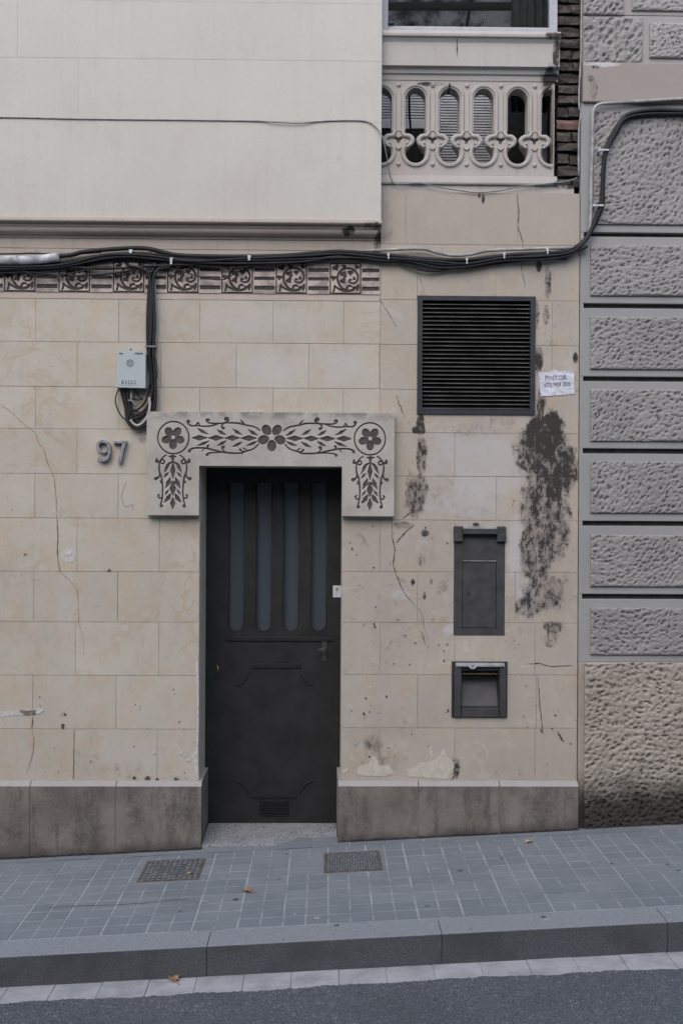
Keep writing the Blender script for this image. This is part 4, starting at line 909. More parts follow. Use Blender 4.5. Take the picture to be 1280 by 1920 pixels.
patch([(36, 1334), (68, 1331), (66, 1340), (50, 1342)], 'crack_soft', 'bare_patch', Y=-0.0034)
patch([(670, 1440), (690, 1432), (698, 1416), (706, 1422), (712, 1436), (730, 1434), (738, 1450), (715, 1456), (690, 1455), (668, 1452)], 'peel', 'bare_patch')
patch([(762, 1445), (790, 1432), (818, 1425), (832, 1404), (836, 1420), (852, 1428), (846, 1450), (838, 1460), (800, 1458), (765, 1456)], 'peel', 'bare_patch')
patch([(803, 1400), (808, 1398), (813, 1418), (806, 1424)], 'peel', 'bare_patch'); patch([(868, 1202), (878, 1202), (878, 1224), (868, 1222)], 'peel', 'bare_patch', jit=.4)
# chipped arris of the left jamb
m_pts = [(367, 1240), (371, 1238), (373, 1300), (372, 1350), (372.5, 1462), (366, 1455), (362, 1425), (356, 1412), (366, 1410), (369, 1390), (362, 1390), (368, 1380), (370, 1330), (368, 1270)]
patch(m_pts, 'chip', 'bare_patch', jit=0.6)
patch([(642, 1445), (654, 1440), (648, 1448), (642, 1450)], 'chip', 'bare_patch', jit=.3)
for (x, y, r) in ((340, 1410, 4), (347, 1416, 4), (288, 1412, 3), (308, 1400, 3), (352, 1425, 3), (128, 1035, 7), (134, 1048, 6)):
    patch([(x-r, y), (x, y-r), (x+r, y-r*.3), (x+r*.6, y+r), (x-r*.5, y+r)], 'chip', 'bare_patch', jit=.5)
for (x, y, r) in ((118, 1360, 4), (118, 1365, 3), (252, 1459, 4), (277, 1460, 6), (295, 1462, 4), (330, 1462, 5), (122, 1340, 3), (47, 1040, 2.5), (205, 1070, 4)):
    patch([(x-r, y), (x, y-r), (x+r, y-r*.1), (x+r*.6, y+r*.6), (x-r*.5, y+r*.5)], 'crack', 'bare_patch', jit=.5, Y=-0.0022)

pr = random.Random(21)
for i in range(46):
    x, y = pr.uniform(655, 840), pr.uniform(985, 1455)
    if i > 34: x, y = pr.uniform(960, 1070), pr.uniform(1190, 1440)
    r = pr.uniform(0.9, 2.3); e2 = pr.uniform(.6, 1.8)
    patch([(x-r, y), (x, y-r*e2), (x+r, y-r*.2), (x+r*.5, y+r*e2), (x-r*.5, y+r*.6*e2)], pr.choice(('crack', 'crack', 'crack_soft')), 'plaster_pit', jit=.25, Y=-0.0022)
for i in range(26):
    x, y = pr.uniform(20, 365), pr.uniform(1290, 1455); r = pr.uniform(0.8, 1.8)
    patch([(x-r, y), (x, y-r), (x+r, y-r*.2), (x+r*.5, y+r*1.2), (x-r*.5, y+r*.6)], pr.choice(('crack', 'crack_soft', 'crack_soft', 'chip')), 'plaster_pit', jit=.25, Y=-0.0022)
# ================================================================== NEIGHBOUR
nx0 = hx1+0.004; NR = nx0+2.4
nb = root('neighbour_house', (nx0+1.2, 0.2, gz(nx0+1)), 'grey neighbouring house faced with pebbled rusticated stone courses', 'building')
m = MB(); m.box(nx0, NR, 0.030, 0.4, -0.5, ZT); nwall = m.build('backing_wall', 'groove', nb)
def zn(py): return W(1180, py).z
def pits(size, amp, seed, aniso=1.8, ang=0.5):
    r = np.random.default_rng(seed)
    def fn(Xg, Zg):
        x0, x1, z0, z1 = Xg.min(), Xg.max(), Zg.min(), Zg.max(); h = np.zeros(Xg.shape); cv = np.zeros(Xg.shape)
        nxg, nzg = Xg.shape[1], Xg.shape[0]; sx = (x1-x0)/(nxg-1); sz = (z1-z0)/(nzg-1)
        row = 0; z = z0
        while z < z1+size:
            x = x0+(size*0.5 if row % 2 else 0)
            while x < x1+size:
                cx = x+r.normal(0, size*0.24); cz = z+r.normal(0, size*0.24); a = ang+r.normal(0, 0.45)+0.5*math.sin(cx*5+cz*3); L_ = size*0.38*aniso**0.5*r.uniform(.5, 1.3); B = size*0.36/aniso**0.5*r.uniform(.55, 1.2); A = r.uniform(.25, 1.15)
                i0, i1 = max(0, int((cx-2*L_-x0)/sx)), min(nxg, int((cx+2*L_-x0)/sx)+2); j0, j1 = max(0, int((cz-2*L_-z0)/sz)), min(nzg, int((cz+2*L_-z0)/sz)+2)
                if i0 < i1 and j0 < j1:
                    dx = Xg[j0:j1, i0:i1]-cx; dz = Zg[j0:j1, i0:i1]-cz; uu = dx*math.cos(a)+dz*math.sin(a); vv = -dx*math.sin(a)+dz*math.cos(a)
                    g = A*np.exp(-((uu/L_)**2+(vv/B)**2)**1.3); cv[j0:j1, i0:i1] = np.maximum(cv[j0:j1, i0:i1], g)
                    h[j0:j1, i0:i1] = np.maximum(h[j0:j1, i0:i1], g)
                x += size*1.06
            z += size*0.82; row += 1
        ed = np.minimum(np.minimum(Xg-x0, x1-Xg), np.minimum(Zg-z0, z1-Zg)); e_ = np.clip(ed/0.009, 0, 1); e_ = e_*(2-e_)
        low = 0.004*np.sin(Xg*9+seed)*np.sin(Zg*8+seed*2)
        return (-1.15*amp*h+low+r.normal(0, amp*0.10, h.shape))*e_-0.006*(1-e_)*1.0, cv*e_
    return fn
def course(ya, yb, mat='grey', Y=0.0):
    z0, z1 = zn(yb), zn(ya); m = MB(); m.box(nx0, NR, Y, 0.07, z0, z1); return m.build('stone_course', mat, nwall, bevel=0.004)
gro = [(436, 444), (569, 578), (706, 715), (841, 850.5), (977, 986), (1114, 1123.5)]
course(194, 436); 
for (a, b), (c_, d_) in zip(gro[:-1], gro[1:]): course(b, c_)
course(1123.5, 1241)
m = MB(); m.box(nx0, W(1092, 800).x, 0.0015, 0.07, zn(1241)+0.002, zn(436)); m.build('margin', 'grey', nwall)
seed = 3
def panel(xa, ya, xb, yb, mat, size=0.028, amp=0.0095, Y=-0.016, aniso=1.55, step=0.0042, ang=0.5):
    global seed; seed += 1
    x0 = W(xa, (ya+yb)/2, Y).x; x1 = W(xb, (ya+yb)/2, Y).x; z0, z1 = W(1190, yb, Y).z, W(1190, ya, Y).z
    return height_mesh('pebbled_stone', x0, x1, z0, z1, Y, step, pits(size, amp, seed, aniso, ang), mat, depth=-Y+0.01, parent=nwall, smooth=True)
for ya, yb in ((459, 554), (594, 692), (730, 827), (865, 962), (1003, 1100), (1140, 1228)): panel(1107, ya, 1420, yb, 'pebble', ang=0.5 if ya < 900 else 0.15)
panel(1112, 208, 1420, 420, 'pebble', 0.030, 0.010, ang=0.6)
# base
z1 = zn(1241)
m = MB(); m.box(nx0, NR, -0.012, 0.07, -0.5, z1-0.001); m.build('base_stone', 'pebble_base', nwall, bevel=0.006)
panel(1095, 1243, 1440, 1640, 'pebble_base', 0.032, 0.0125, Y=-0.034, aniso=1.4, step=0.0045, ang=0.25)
# pink string course and upper blocks
m = MB(); zz0, zz1 = zn(194), zn(120); m.box(nx0+0.006, NR, -0.02, 0.07, zz0, zz1); m.build('string_course', 'pink', nwall, bevel=0.006)
m = MB(); m.box(nx0+0.006, NR, 0.0, 0.07, zn(28.5), ZT); m.build('upper_course', 'upper_margin', nwall, bevel=0.003)
m = MB(); m.box(nx0+0.006, NR, 0.0, 0.07, zz1+0.001, zn(29.5)); m.build('upper_course', 'upper_margin', nwall, bevel=0.003)
panel(1094, 32, 1204, 117, 'pebble_up', 0.042, 0.018, ang=0.7); panel(1218, 41, 1390, 107, 'pebble_up', 0.026, 0.009, ang=0.3)
panel(1094, -75, 1169, 27, 'pebble_up', 0.036, 0.015, ang=0.5); panel(1185, -75, 1390, 18, 'pebble_up', 0.026, 0.009, ang=0.3)

# ================================================================== THINGS ON THE WALL
# vent grille
vg = root('ventilation_grille', ((vent_r[0]+vent_r[1])/2, 0, vent_r[2]), 'square black louvred ventilation grille set in the stained wall', 'vent')
x0, x1, z0, z1 = vent_r; fw = 8*PXM
m = MB(); g = 0.001
for (a, b, c_, d_) in ((x0-0.004, x0+fw, z0-0.004, z1+0.004), (x1-fw, x1+0.004, z0-0.004, z1+0.004), (x0+fw, x1-fw, z1-fw*.9, z1+0.004), (x0+fw, x1-fw, z0-0.004, z0+fw)): m.box(a, b, -0.010, 0.05, c_, d_)
m.build('frame', 'iron2', vg)
m = MB(); m.box(x0+0.002, x1-0.002, 0.06, 0.07, z0, z1); m.build('back_plate', 'black', vg)
N = 26; a0, a1 = z0+fw+0.004, z1-fw*.9-0.006; pit = (a1-a0)/(N-0.3)
m = MB(); m.sweep_x([(0.0, 0.0), (0.0, 0.0022), (0.003, 0.0036), (0.040, 0.030), (0.040, 0.027), (0.004, 0.0)], x0+fw+0.0005, x1-fw-0.0005); sl = m.build('slat', ['slat', 'slat_nose'], vg)
for p in sl.data.polygons:
    if abs(p.normal.x) < 0.5 and p.center.y < 0.003: p.material_index = 1
sl.location.z = a0; sl0 = sl
for i in range(1, N):
    o = link('slat', sl.data, vg); o.location.z = a0+i*pit
# letterbox plate
mb = root('letterbox', ((mail_r[0]+mail_r[1])/2, 0, mail_r[2]), 'tall dark grey metal letterbox plate set flush in the wall', 'letterbox')
x0, x1, z0, z1 = mail_r
def mz(py): return W(898, py).z
def mx_(px): return W(px, 1090).x
m = MB(); m.box(x0, x1, 0.012, 0.04, z0, z1)
for (a, b, c_, d_) in ((x0, mx_(866), z0, mz(1016)), (mx_(930), x1, z0, mz(1016)), (mx_(866), mx_(930), z0, mz(1178))): m.box(a, b, 0.0, 0.012, c_, d_)
m.box(mx_(866), mx_(930), 0.001, 0.012, mz(1050), mz(1012)); m.build('plate', 'iron', mb)
m = MB(); m.box(mx_(867), mx_(929), 0.003, 0.013, mz(1177), mz(1053)); m.build('door_panel', 'iron', mb, bevel=0.001)
m = MB(); m.box(mx_(866.5), mx_(929.5), -0.004, 0.003, mz(1052.4), mz(1050.8)); m.build('lip', 'edge_metal', mb)
m = MB(); m.sweep_x([(-0.028, mz(1001)), (-0.028, mz(991)), (0.0, mz(987.5)), (0.012, mz(987.5)), (0.012, mz(1001))], mx_(866), mx_(930)); h = m.build('hood', 'iron', mb, bevel=0.001)
m = MB(); m.sweep_x([(-0.029, mz(991.5)), (-0.029, mz(990)), (-0.001, mz(987)), (0.0, mz(988))], mx_(866.5), mx_(929.5)); m.build('hood_lip', 'edge_metal', mb)
for a, b in ((849, 866), (930, 947)):
    m = MB(); m.box(mx_(a), mx_(b), -0.012, 0.012, mz(1016), mz(988)); m.build('bracket', 'iron', mb, bevel=0.002)
    m = MB(); m.box(mx_(a)+.001, mx_(b)-.001, -0.024, -0.011, mz(1015), mz(1001)); m.build('bracket_knuckle', 'iron', mb, bevel=0.002)
m = MB(); q = RECT(876, 1111, 879, 1117); m.box(q[0], q[1], 0.0022, 0.004, q[2], q[3]); m.ball(((q[0]+q[1])/2, 0.003, q[3]), 0.0055, sy=0.3); m.build('keyhole', 'black', mb)
m = MB(); c0 = W(891, 983); m.tube([(c0.x+0.015*math.cos(t), -0.012+0.006*math.sin(t), c0.z+0.005*math.sin(t)) for t in [i*2*math.pi/12 for i in range(13)]], 0.0035, 6, smooth=0); m.build('pull_ring', 'iron2', mb, smooth=True)
# niche box
ab = root('ash_niche', ((ash_r[0]+ash_r[1])/2, 0, ash_r[2]), 'small square dark metal wall niche with pale top lip under the letterbox', 'wall box')
x0, x1, z0, z1 = ash_r
def az(py): return W(898, py).z
m = MB(); t_ = 0.006
m.box(x0, mx_(866), -0.008, 0.10, z0, z1); m.box(mx_(935), x1, -0.008, 0.10, z0, z1); m.box(mx_(866), mx_(935), -0.008, 0.10, az(1257), z1); m.box(mx_(866), mx_(935), -0.008, 0.10, z0, az(1325)); m.build('frame', 'iron2', ab, bevel=0.002)
m = MB(); m.add([(mx_(866), 0.02, az(1325)), (mx_(935), 0.02, az(1325)), (mx_(935), 0.09, az(1268)), (mx_(866), 0.09, az(1268)), (mx_(866), 0.098, az(1257)), (mx_(935), 0.098, az(1257))], [(0, 1, 2, 3), (3, 2, 5, 4)]); m.build('chute_plate', 'iron', ab)
m = MB(); m.sweep_x([(-0.026, az(1249)), (-0.026, az(1246)), (-0.007, az(1242)), (-0.007, az(1249))], mx_(854), mx_(945)); m.build('top_lip', 'edge_metal', ab, bevel=0.0008)
for a, b in ((852, 864), (937, 948)):
    m = MB(); m.box(mx_(a), mx_(b), -0.020, -0.007, az(1343), az(1248)); m.build('side_rail', 'iron', ab, bevel=0.002)
m = MB(); m.box(mx_(866), mx_(935), -0.018, -0.007, az(1343), az(1327)); m.build('bottom_rail', 'iron', ab, bevel=0.002)
m = MB(); m.box(mx_(868), mx_(933), 0.0, 0.012, az(1264.5), az(1262.5)); m.build('flap_edge', 'brass', ab)
m = MB(); c0 = W(884, 1248); m.tube([(c0.x-0.02, -0.03, c0.z+0.004), (c0.x-0.012, -0.034, c0.z-0.006), (c0.x, -0.035, c0.z-0.010), (c0.x+0.012, -0.034, c0.z-0.006), (c0.x+0.02, -0.03, c0.z+0.004)], 0.004, 6); m.build('finger_tab', 'white_plastic', ab, smooth=True)
# terminal box
tb = root('terminal_box', (W(245, 690).x, 0, W(245, 727).z), 'pale grey telephone terminal box numbered 83555 hanging on cream wall', 'box')
TY = -0.075
f = [XZ(x, y, TY) for x, y in ((216, 726), (273, 727.5), (273, 664), (270, 659.5), (258, 657.5), (240, 656.5), (227, 658), (222.5, 661.5))]
m = MB(); m.prism(f, TY, -0.012); m.build('cover', 'boxgrey', tb, bevel=0.004)
bk = [(x*1.0, z) for x, z in f]; cx_ = sum(x for x, z in f)/len(f); cz_ = sum(z for x, z in f)/len(f)
m = MB(); m.prism([(cx_+(x-cx_)*0.94, cz_+(z-cz_)*0.94-0.006) for x, z in f], -0.013, 0.001); m.build('base', 'iron', tb)
p = W(244, 680, TY); m = MB(); m.tube([(p.x+0.017*math.cos(i*math.pi/9), TY-0.001, p.z+0.017*math.sin(i*math.pi/9)) for i in range(19)], 0.0028, 6, smooth=0)
m.build('emblem_ring', simple('emblem_grey', (0.22, 0.25, 0.26), 0.5), tb, smooth=True)
m = MB(); 
for i in range(3): m.box(p.x-0.010+0.002*i, p.x+0.010-0.002*i, TY-0.0025, TY+0.001, p.z+0.004-0.006*i, p.z+0.007-0.006*i)
m.build('emblem_bars', bpy.data.materials['emblem_grey'], tb)
def text(name, s, px, py, Y, size, mat, parent, rot=0.0, bold=0.0, ext=0.0005, sx=1.0, spacing=1.0):
    cu = bpy.data.curves.new(name, 'FONT'); cu.body = s; cu.size = size; cu.align_x = 'CENTER'; cu.align_y = 'CENTER'; cu.extrude = ext; cu.offset = bold; cu.space_character = spacing; cu.resolution_u = 3
    t = bpy.data.objects.new(name, cu); C.objects.link(t); dg = bpy.context.evaluated_depsgraph_get(); dg.update()
    me = bpy.data.meshes.new_from_object(t.evaluated_get(dg)); bpy.data.objects.remove(t); p = W(px, py, Y)
    me.transform(Matrix.Translation(p) @ Matrix.Rotation(math.radians(90), 4, 'X') @ Matrix.Rotation(rot, 4, 'Z') @ Matrix.Diagonal((sx, 1, 1, 1)))
    me.materials.clear(); me.materials.append(MAT[mat]); return link(name, me, parent)
q = RECT(225.5, 712.5, 257.5, 721.5, TY); m = MB(); m.box(q[0], q[1], TY-0.002, TY+0.001, q[2], q[3]); m.build('number_sticker', 'white_plastic', tb)
text('number_print', '83555', 241.5, 717, TY-0.0026, 0.030, 'ink', tb, bold=0.0002, spacing=1.1)
for xa, xb in ((224, 231), (253, 269)):
    m = MB(); nseg = int((xb-xa)/2.2); q = RECT(xa, 661.5, xb, 664.5, TY)
    for i in range(nseg): xx = q[0]+(q[1]-q[0])*i/nseg; m.box(xx, xx+(q[1]-q[0])/nseg*0.7, TY-0.0012, TY+0.001, q[2]+0.001*(i % 2), q[3])
    m.build('small_print', 'ink', tb)
m = MB(); c0 = W(246, 655, -0.05); m.ball((c0.x, -0.05, c0.z), 0.006); m.build('screw', 'steel_edge', tb, smooth=True)
# number 97
def ribbon_solid(pts, w, y0, y1, closed=False):
    P = np.array(pts, float); n = len(P); Ls, Rs = [], []
    for i in range(n):
        a, b = (P[(i-1) % n], P[(i+1) % n]) if closed else (P[max(i-1, 0)], P[min(i+1, n-1)])
        d = (b-a)/(np.hypot(*(b-a))+1e-9); nn = np.array([-d[1], d[0]])*w/2; Ls.append(P[i]+nn); Rs.append(P[i]-nn)
    m = MB(); bv = w*0.16; v = []
    for i in range(n):
        l, r = Ls[i], Rs[i]; d = (r-l)/w
        v += [(l[0], y1, l[1]), (l[0], y0+bv, l[1]), (*(l+d*bv)[:1], y0, (l+d*bv)[1]), ((r-d*bv)[0], y0, (r-d*bv)[1]), (r[0], y0+bv, r[1]), (r[0], y1, r[1])]
    rng_ = range(n) if closed else range(n-1); fs = []
    for i in rng_:
        j = (i+1) % n
        for k in range(5): fs.append((6*i+k, 6*i+k+1, 6*j+k+1, 6*j+k))
    if not closed: fs += [tuple(range(6)), tuple(6*(n-1)+k for k in range(5, -1, -1))]
    return m.add(v, fs)
NY = -0.03
def npx(x, y): return XZ(160+x/7.11, 620+y/7.11, NY)
loop = [npx(238+72*math.cos(t), 1545+72*math.sin(t)) for t in [i*2*math.pi/20 for i in range(20)]]
tail = [npx(318, 1545), npx(320, 1600), npx(312, 1660), npx(290, 1705), npx(250, 1728), npx(205, 1724), npx(168, 1695)]
d9 = ribbon_solid(loop, 42/7.11*PXM, NY, -0.001, True); dt = ribbon_solid([tuple(q) for q in catmull(tail, 3)], 42/7.11*PXM, NY+0.0007, -0.001)
d9.add(dt.v, dt.f); tag(d9.build('house_number_digit', 'steel'), 'brushed steel figure nine of the house number', 'number', 'house number digits')
d7 = ribbon_solid([npx(372, 1485), npx(548, 1485)], 44/7.11*PXM, NY, -0.001); d7b = ribbon_solid([npx(520, 1480), npx(455, 1765)], 46/7.11*PXM, NY+0.0007, -0.001); d7.add(d7b.v, d7b.f)
tag(d7.build('house_number_digit', 'steel'), 'brushed steel figure seven of the house number', 'number', 'house number digits')
# paper notice
pn = root('paper_notice', (W(1044, 740).x, 0, W(1044, 740).z), 'creased white handwritten paper notice reading PINTOR beside the grille', 'notice')
top = [(1009, 698), (1018, 698.5), (1030, 698), (1034, 694.5), (1044, 694.5), (1046, 697), (1060, 695.5), (1075, 693.5)]; bot = [(1013, 743), (1021, 742.6), (1032, 742), (1040, 741.5), (1048, 741), (1053, 740.5), (1064, 739.5), (1076.5, 738)]
m = MB(); K = 7
for j in range(K):
    for i in range(8):
        t = j/(K-1); x = top[i][0]*(1-t)+bot[i][0]*t; y = top[i][1]*(1-t)+bot[i][1]*t; Y = -0.0045-0.0012*math.sin(i*2.3+j*1.7)-(0.006 if (i == 7 and j == 0) else 0); q = XZ(x, y, Y); m.v.append((q[0], Y, q[1]))
for j in range(K-1):
    for i in range(7): m.f.append((8*j+i, 8*j+i+1, 8*j+8+i+1, 8*j+8+i)); m.mi.append(0)
k = len(m.v); rim = [i for i in range(8)]+[8*j+7 for j in range(1, K)]+[8*(K-1)+i for i in range(6, -1, -1)]+[8*j for j in range(K-2, 0, -1)]
m.v += [(m.v[i][0], -0.0021, m.v[i][2]) for i in rim]
for i in range(len(rim)): m.f.append((rim[i], rim[(i+1) % len(rim)], k+(i+1) % len(rim), k+i)); m.mi.append(0)
m.build('sheet', 'paper', pn)
text('handwriting', 'PINTOR', 1041, 708.5, -0.0066, 0.036, 'inkfade', pn, rot=0.03, bold=0.0003, sx=0.95); text('handwriting', '672 909 205', 1044, 721, -0.0066, 0.033, 'inkfade', pn, rot=0.06, bold=0.0003, sx=0.88)
# small white intercom on the right jamb
sb = root('door_sticker', (DX1-0.01, 0.12, W(632, 1120, 0.12).z), 'small white plastic tag fixed to the right door jamb', 'tag')
q = RECT(624, 1098, 642, 1120, 0.10); m = MB(); m.box(q[0], DX1-0.0005, 0.10, 0.105, q[2], q[3]); m.build('tag_plate', 'white_plastic', sb, bevel=0.001)
m = MB(); m.box(q[0]+0.016, q[0]+0.03, 0.0985, 0.1005, q[3]-0.03, q[3]-0.012); m.build('tag_mark', 'cable_grey', sb)

# ================================================================== CABLES
def cable(pts, rpx, mat, label, group='cables strapped along the facade', name='cable', Y=-0.03, seg=8, cat='cable'):
    P = []; 
    for p in pts:
        yy = p[2] if len(p) > 2 else Y; v = W(p[0], p[1], yy); P.append((v.x, yy, v.z))
    m = MB(); m.tube(P, rpx*PXM, seg, smooth=5); o = m.build(name, mat, smooth=True); return tag(o, label, cat, group)
BL = 'black cable in the sagging bundle strapped across the facade'
def run(off, amp, seed_, r, Y, x0=-330, x1=1105):
    rr = random.Random(seed_); base = [(-330, 500), (-150, 499), (0, 497), (110, 492), (190, 478), (240, 474), (290, 477), (360, 484), (450, 485), (560, 480), (640, 474), (715, 478), (760, 481), (820, 490), (875, 489), (940, 481), (1010, 475), (1060, 470)]
    return [(x, y+off+rr.uniform(-amp, amp)) for x, y in base]
cable([(-330, 492), (0, 489), (120, 480), (160, 472), (230, 466), (275, 466), (310, 474), (340, 479), (420, 481), (520, 480), (600, 474), (640, 472), (720, 478), (800, 486), (880, 487), (960, 478), (1040, 474), (1068, 468, -.03), (1094, 452), (1112, 420), (1126, 380), (1130, 330), (1133, 290), (1142, 262), (1165, 225), (1185, 212), (1230, 206), (1290, 208), (1420, 206)], 4.2, 'cable', 'thickest black cable running the whole facade and up the neighbour wall', Y=-0.036)
offs = [(4, 2.0, .0), (8, 2.5, .012), (12, 2, .0), (0, 1.5, .014), (6, 3, .022), (10, 2.5, .02), (3, 3, .026)]
for i, (of, am, dy) in enumerate(offs):
    pts = run(of, am, 40+i, 3, 0); pts += [(1085, 464-of*.3), (1104, 440), (1118+of*.4, 405), (1127+of*.3, 380)] if i % 2 == 0 else [(1082, 470), (1100, 462)]
    if i % 2 == 0: pts += [(1128+of*.25, 320), (1138, 280), (1152+of*.3, 250), (1172, 222+of*.2), (1215, 212+of*.5), (1290, 212+of*.4), (1420, 211+of*.4)]
    cable(pts, [3.2, 2.6, 2.4, 2.8, 2.0, 2.2, 2.4][i], 'cable', BL, Y=-0.020-dy)
# looser strands under the bundle
cable([(-330, 512), (0, 507), (60, 506), (130, 502), (220, 503), (280, 499), (360, 496), (480, 491), (620, 486)], 2.6, 'cable', 'lower black cable crossing the carved panels', Y=-0.03)
cable([(-330, 520), (0, 512), (50, 510), (110, 516), (150, 517), (215, 512), (262, 504), (285, 512)], 2.0, 'cable', 'thin black cable drooping over the carved frieze toward the box', Y=-0.028)
cable([(40, 505), (75, 520), (110, 517), (140, 511), (180, 502)], 1.3, 'cable', 'short thin wire looping over the first carved panel', Y=-0.036)
cable([(300, 496), (330, 505), (380, 520), (420, 524), (450, 505), (470, 492)], 1.1, 'cable', 'hair-thin wire dipping over the carved panels right of the drop', Y=-0.03)
cable([(330, 492), (390, 500), (440, 502), (500, 495), (560, 485), (640, 484)], 1.5, 'cable', 'thin black strand below the main bundle over the frieze', Y=-0.03)
cable([(728, 484), (760, 497), (800, 508), (835, 505), (870, 494), (890, 490)], 2.0, 'cable', 'lowest black strand sagging below the bundle above the grille', Y=-0.03)
cable([(730, 482), (780, 492), (825, 501), (860, 496), (880, 490)], 1.8, 'cable', 'second black strand sagging below the bundle above the grille', Y=-0.027)
cable([(-330, 477), (0, 476), (60, 475), (120, 477), (190, 473)], 1.6, 'cable', 'thin black cable above the white sleeve', Y=-0.02)
# vertical drop to the terminal box
DG = 'cables dropping to the terminal box'
drops = [[(330, 492), (300, 497), (285, 510), (280, 540), (277, 600), (278, 660), (284, 710), (288, 745), (284, 775), (270, 795), (254, 802), (240, 790), (236, 765), (230, 740), (226, 724, -.03)],
         [(345, 495), (305, 500), (288, 520), (283, 570), (281, 640), (285, 700), (290, 740), (289, 768), (276, 792), (256, 800), (243, 788), (238, 760), (232, 730)],
         [(240, 498), (265, 503), (280, 516), (285, 560), (284, 620), (280, 680), (286, 725), (282, 752), (272, 775), (258, 783), (246, 770), (240, 745), (236, 726)],
         [(250, 503), (272, 508), (282, 525), (287, 580), (286, 640), (287, 700), (284, 745), (272, 768), (255, 778), (244, 770)],
         [(320, 500), (293, 510), (283, 540), (280, 590), (282, 650), (283, 700), (279, 735), (268, 760), (250, 770), (240, 762)],
         [(300, 502), (288, 525), (290, 600), (288, 660), (291, 710), (291, 760), (282, 788), (262, 803), (246, 799), (238, 780)]]
for i, d in enumerate(drops): cable(d, [3.0, 2.6, 2.4, 2.2, 2.0, 2.8][i], 'cable', 'black cable in the bundle dropping to the terminal box', DG, Y=-0.022-0.008*(i % 3))
cable([(282, 472), (290, 490), (290, 520), (291, 560), (291, 650)], 1.6, 'cable_pale', 'pale grey cable beside the black drop to the box', DG, Y=-0.016)
cable([(245, 787), (252, 796), (262, 797), (274, 785), (281, 765), (280, 745)], 2.4, 'cable_pale', 'pale cable loop at the bottom of the drop', DG, Y=-0.044)
cable([(288, 655), (294, 685), (295, 700), (292, 720), (288, 740)], 0.9, 'cable', 'thin loose wire bowing beside the terminal box', DG, Y=-0.03)
cable([(224, 728), (218, 742), (217, 755), (223, 772), (232, 784), (240, 788), (252, 786), (268, 778)], 1.2, 'cable', 'thin black loop hanging left under the box', DG, Y=-0.03)
cable([(252, 728), (262, 745), (268, 748), (258, 750), (246, 748), (250, 768), (262, 772)], 1.3, 'cable', 'tangled black wire end under the box', DG, Y=-0.03)
cable([(240, 751), (248, 752), (256, 761)], 1.5, 'cable_grey', 'short grey cable stub under the box', DG, Y=-0.045)
cable([(246, 730), (247, 745), (245, 750)], 2.4, 'conduit', 'stubby grey gland under the box', DG, Y=-0.03)
for d, sd_ in ((0, 1), (1, 2)): cable([(228+8*d, 724), (232+8*d, 740), (238+5*d, 765), (244, 782), (256, 790-6*d), (270, 778-8*d), (279, 758)], 2.2, 'cable', 'black cable in the bundle dropping to the terminal box', DG, Y=-0.03-0.01*d)
# sleeve, conduit, thin wires
cable([(-330, 490), (0, 488), (40, 488), (80, 486), (112, 482)], [9.5*PXM/PXM]*1 and 8.5, 'sleeve', 'dirty white sleeve pipe ending over the first carved panels', None, 'pipe_sleeve', Y=-0.045, seg=12, cat='pipe')
cable([(690, 470), (715, 469), (760, 467), (795, 467), (820, 474), (850, 479), (880, 477), (915, 470), (960, 468), (1020, 466), (1072, 464), (1092, 456), (1102, 440), (1106, 415), (1107, 380), (1108, 320), (1110, 260), (1110, 225), (1112, 206), (1122, 196), (1140, 193.5), (1200, 190), (1290, 185), (1420, 182)], 3.1, 'conduit', 'thin grey conduit pipe bending up the neighbouring grey wall', None, 'conduit_pipe', Y=-0.032, seg=10, cat='pipe')
cable([(-330, 219, BY-.004), (0, 220, BY-.004), (145, 223, BY-.004), (330, 225, BY-.004), (480, 227, BY-.005), (510, 229, BY-.012), (560, 231, BY-.012), (595, 228, BY-.005), (640, 226, BY-.004), (682, 227, BY-.005), (702, 236, BY-.01), (714, 252, BY-.02), (719, 265, -.1), (726, 300, -.06), (731, 330, -.03), (740, 344, -.02), (760, 345, -.014), (785, 343, -.012), (820, 351, -.012), (860, 357, -.012), (895, 361, -.012), (940, 357, -.012), (980, 349, -.012), (1030, 344, -.01), (1065, 339, 0.0), (1082, 333, 0.0)], 1.15, 'cable_grey', 'thin grey wire crossing the pale bay and looping under the balustrade', None, 'wire', cat='wire', seg=6)
cable([(1090, -60, .0), (1089, 40, .0), (1088, 110, .0), (1085, 165, .0), (1085, 200, .0), (1088, 212, .0), (1084, 250, .0), (1084, 330, .0)], 1.6, 'conduit', 'thin pale pipe running down beside the sooty bricks', None, 'pipe', cat='pipe', seg=8)
# clips
CG = 'white cable clips'
def clip(px, py, w_, h_, label, Y=-0.055):
    q = RECT(px-w_/2, py-h_/2, px+w_/2, py+h_/2, Y); m = MB(); m.box(q[0], q[1], Y, Y+0.004, q[2], q[3]); m.box(q[0]-0.003, q[1]+0.003, Y+0.003, 0.0, q[3]-0.006, q[3]+0.006)
    tag(m.build('cable_clip', 'white_plastic', bevel=0.001), label, 'clip', CG)
for (x, y) in ((728, 481), (875, 490), (945, 480), (1026, 472)): clip(x, y, 2.4, 9, 'small white plastic clip on the bundle above the grille')
clip(321, 490, 4, 11, 'white clip where the drop leaves the bundle'); clip(467, 484, 4, 8, 'white clip over the fifth carved panel'); clip(245, 472, 5, 5, 'white clip at the crest of the thickest cable')
for (x, y) in ((1123, 385), (1133, 281)):
    q = RECT(x-8, y-1.5, x+8, y+1.5, -0.06); m = MB(); m.box(q[0], q[1], -0.062, -0.056, q[2], q[3]); m.box(q[0]-0.01, q[0]+0.004, -0.062, 0.0, q[2]-0.003, q[3]+0.003); tag(m.build('cable_clip', 'white_plastic', bevel=0.001), 'white strap clip holding cables on the pebbled grey wall', 'clip', CG)
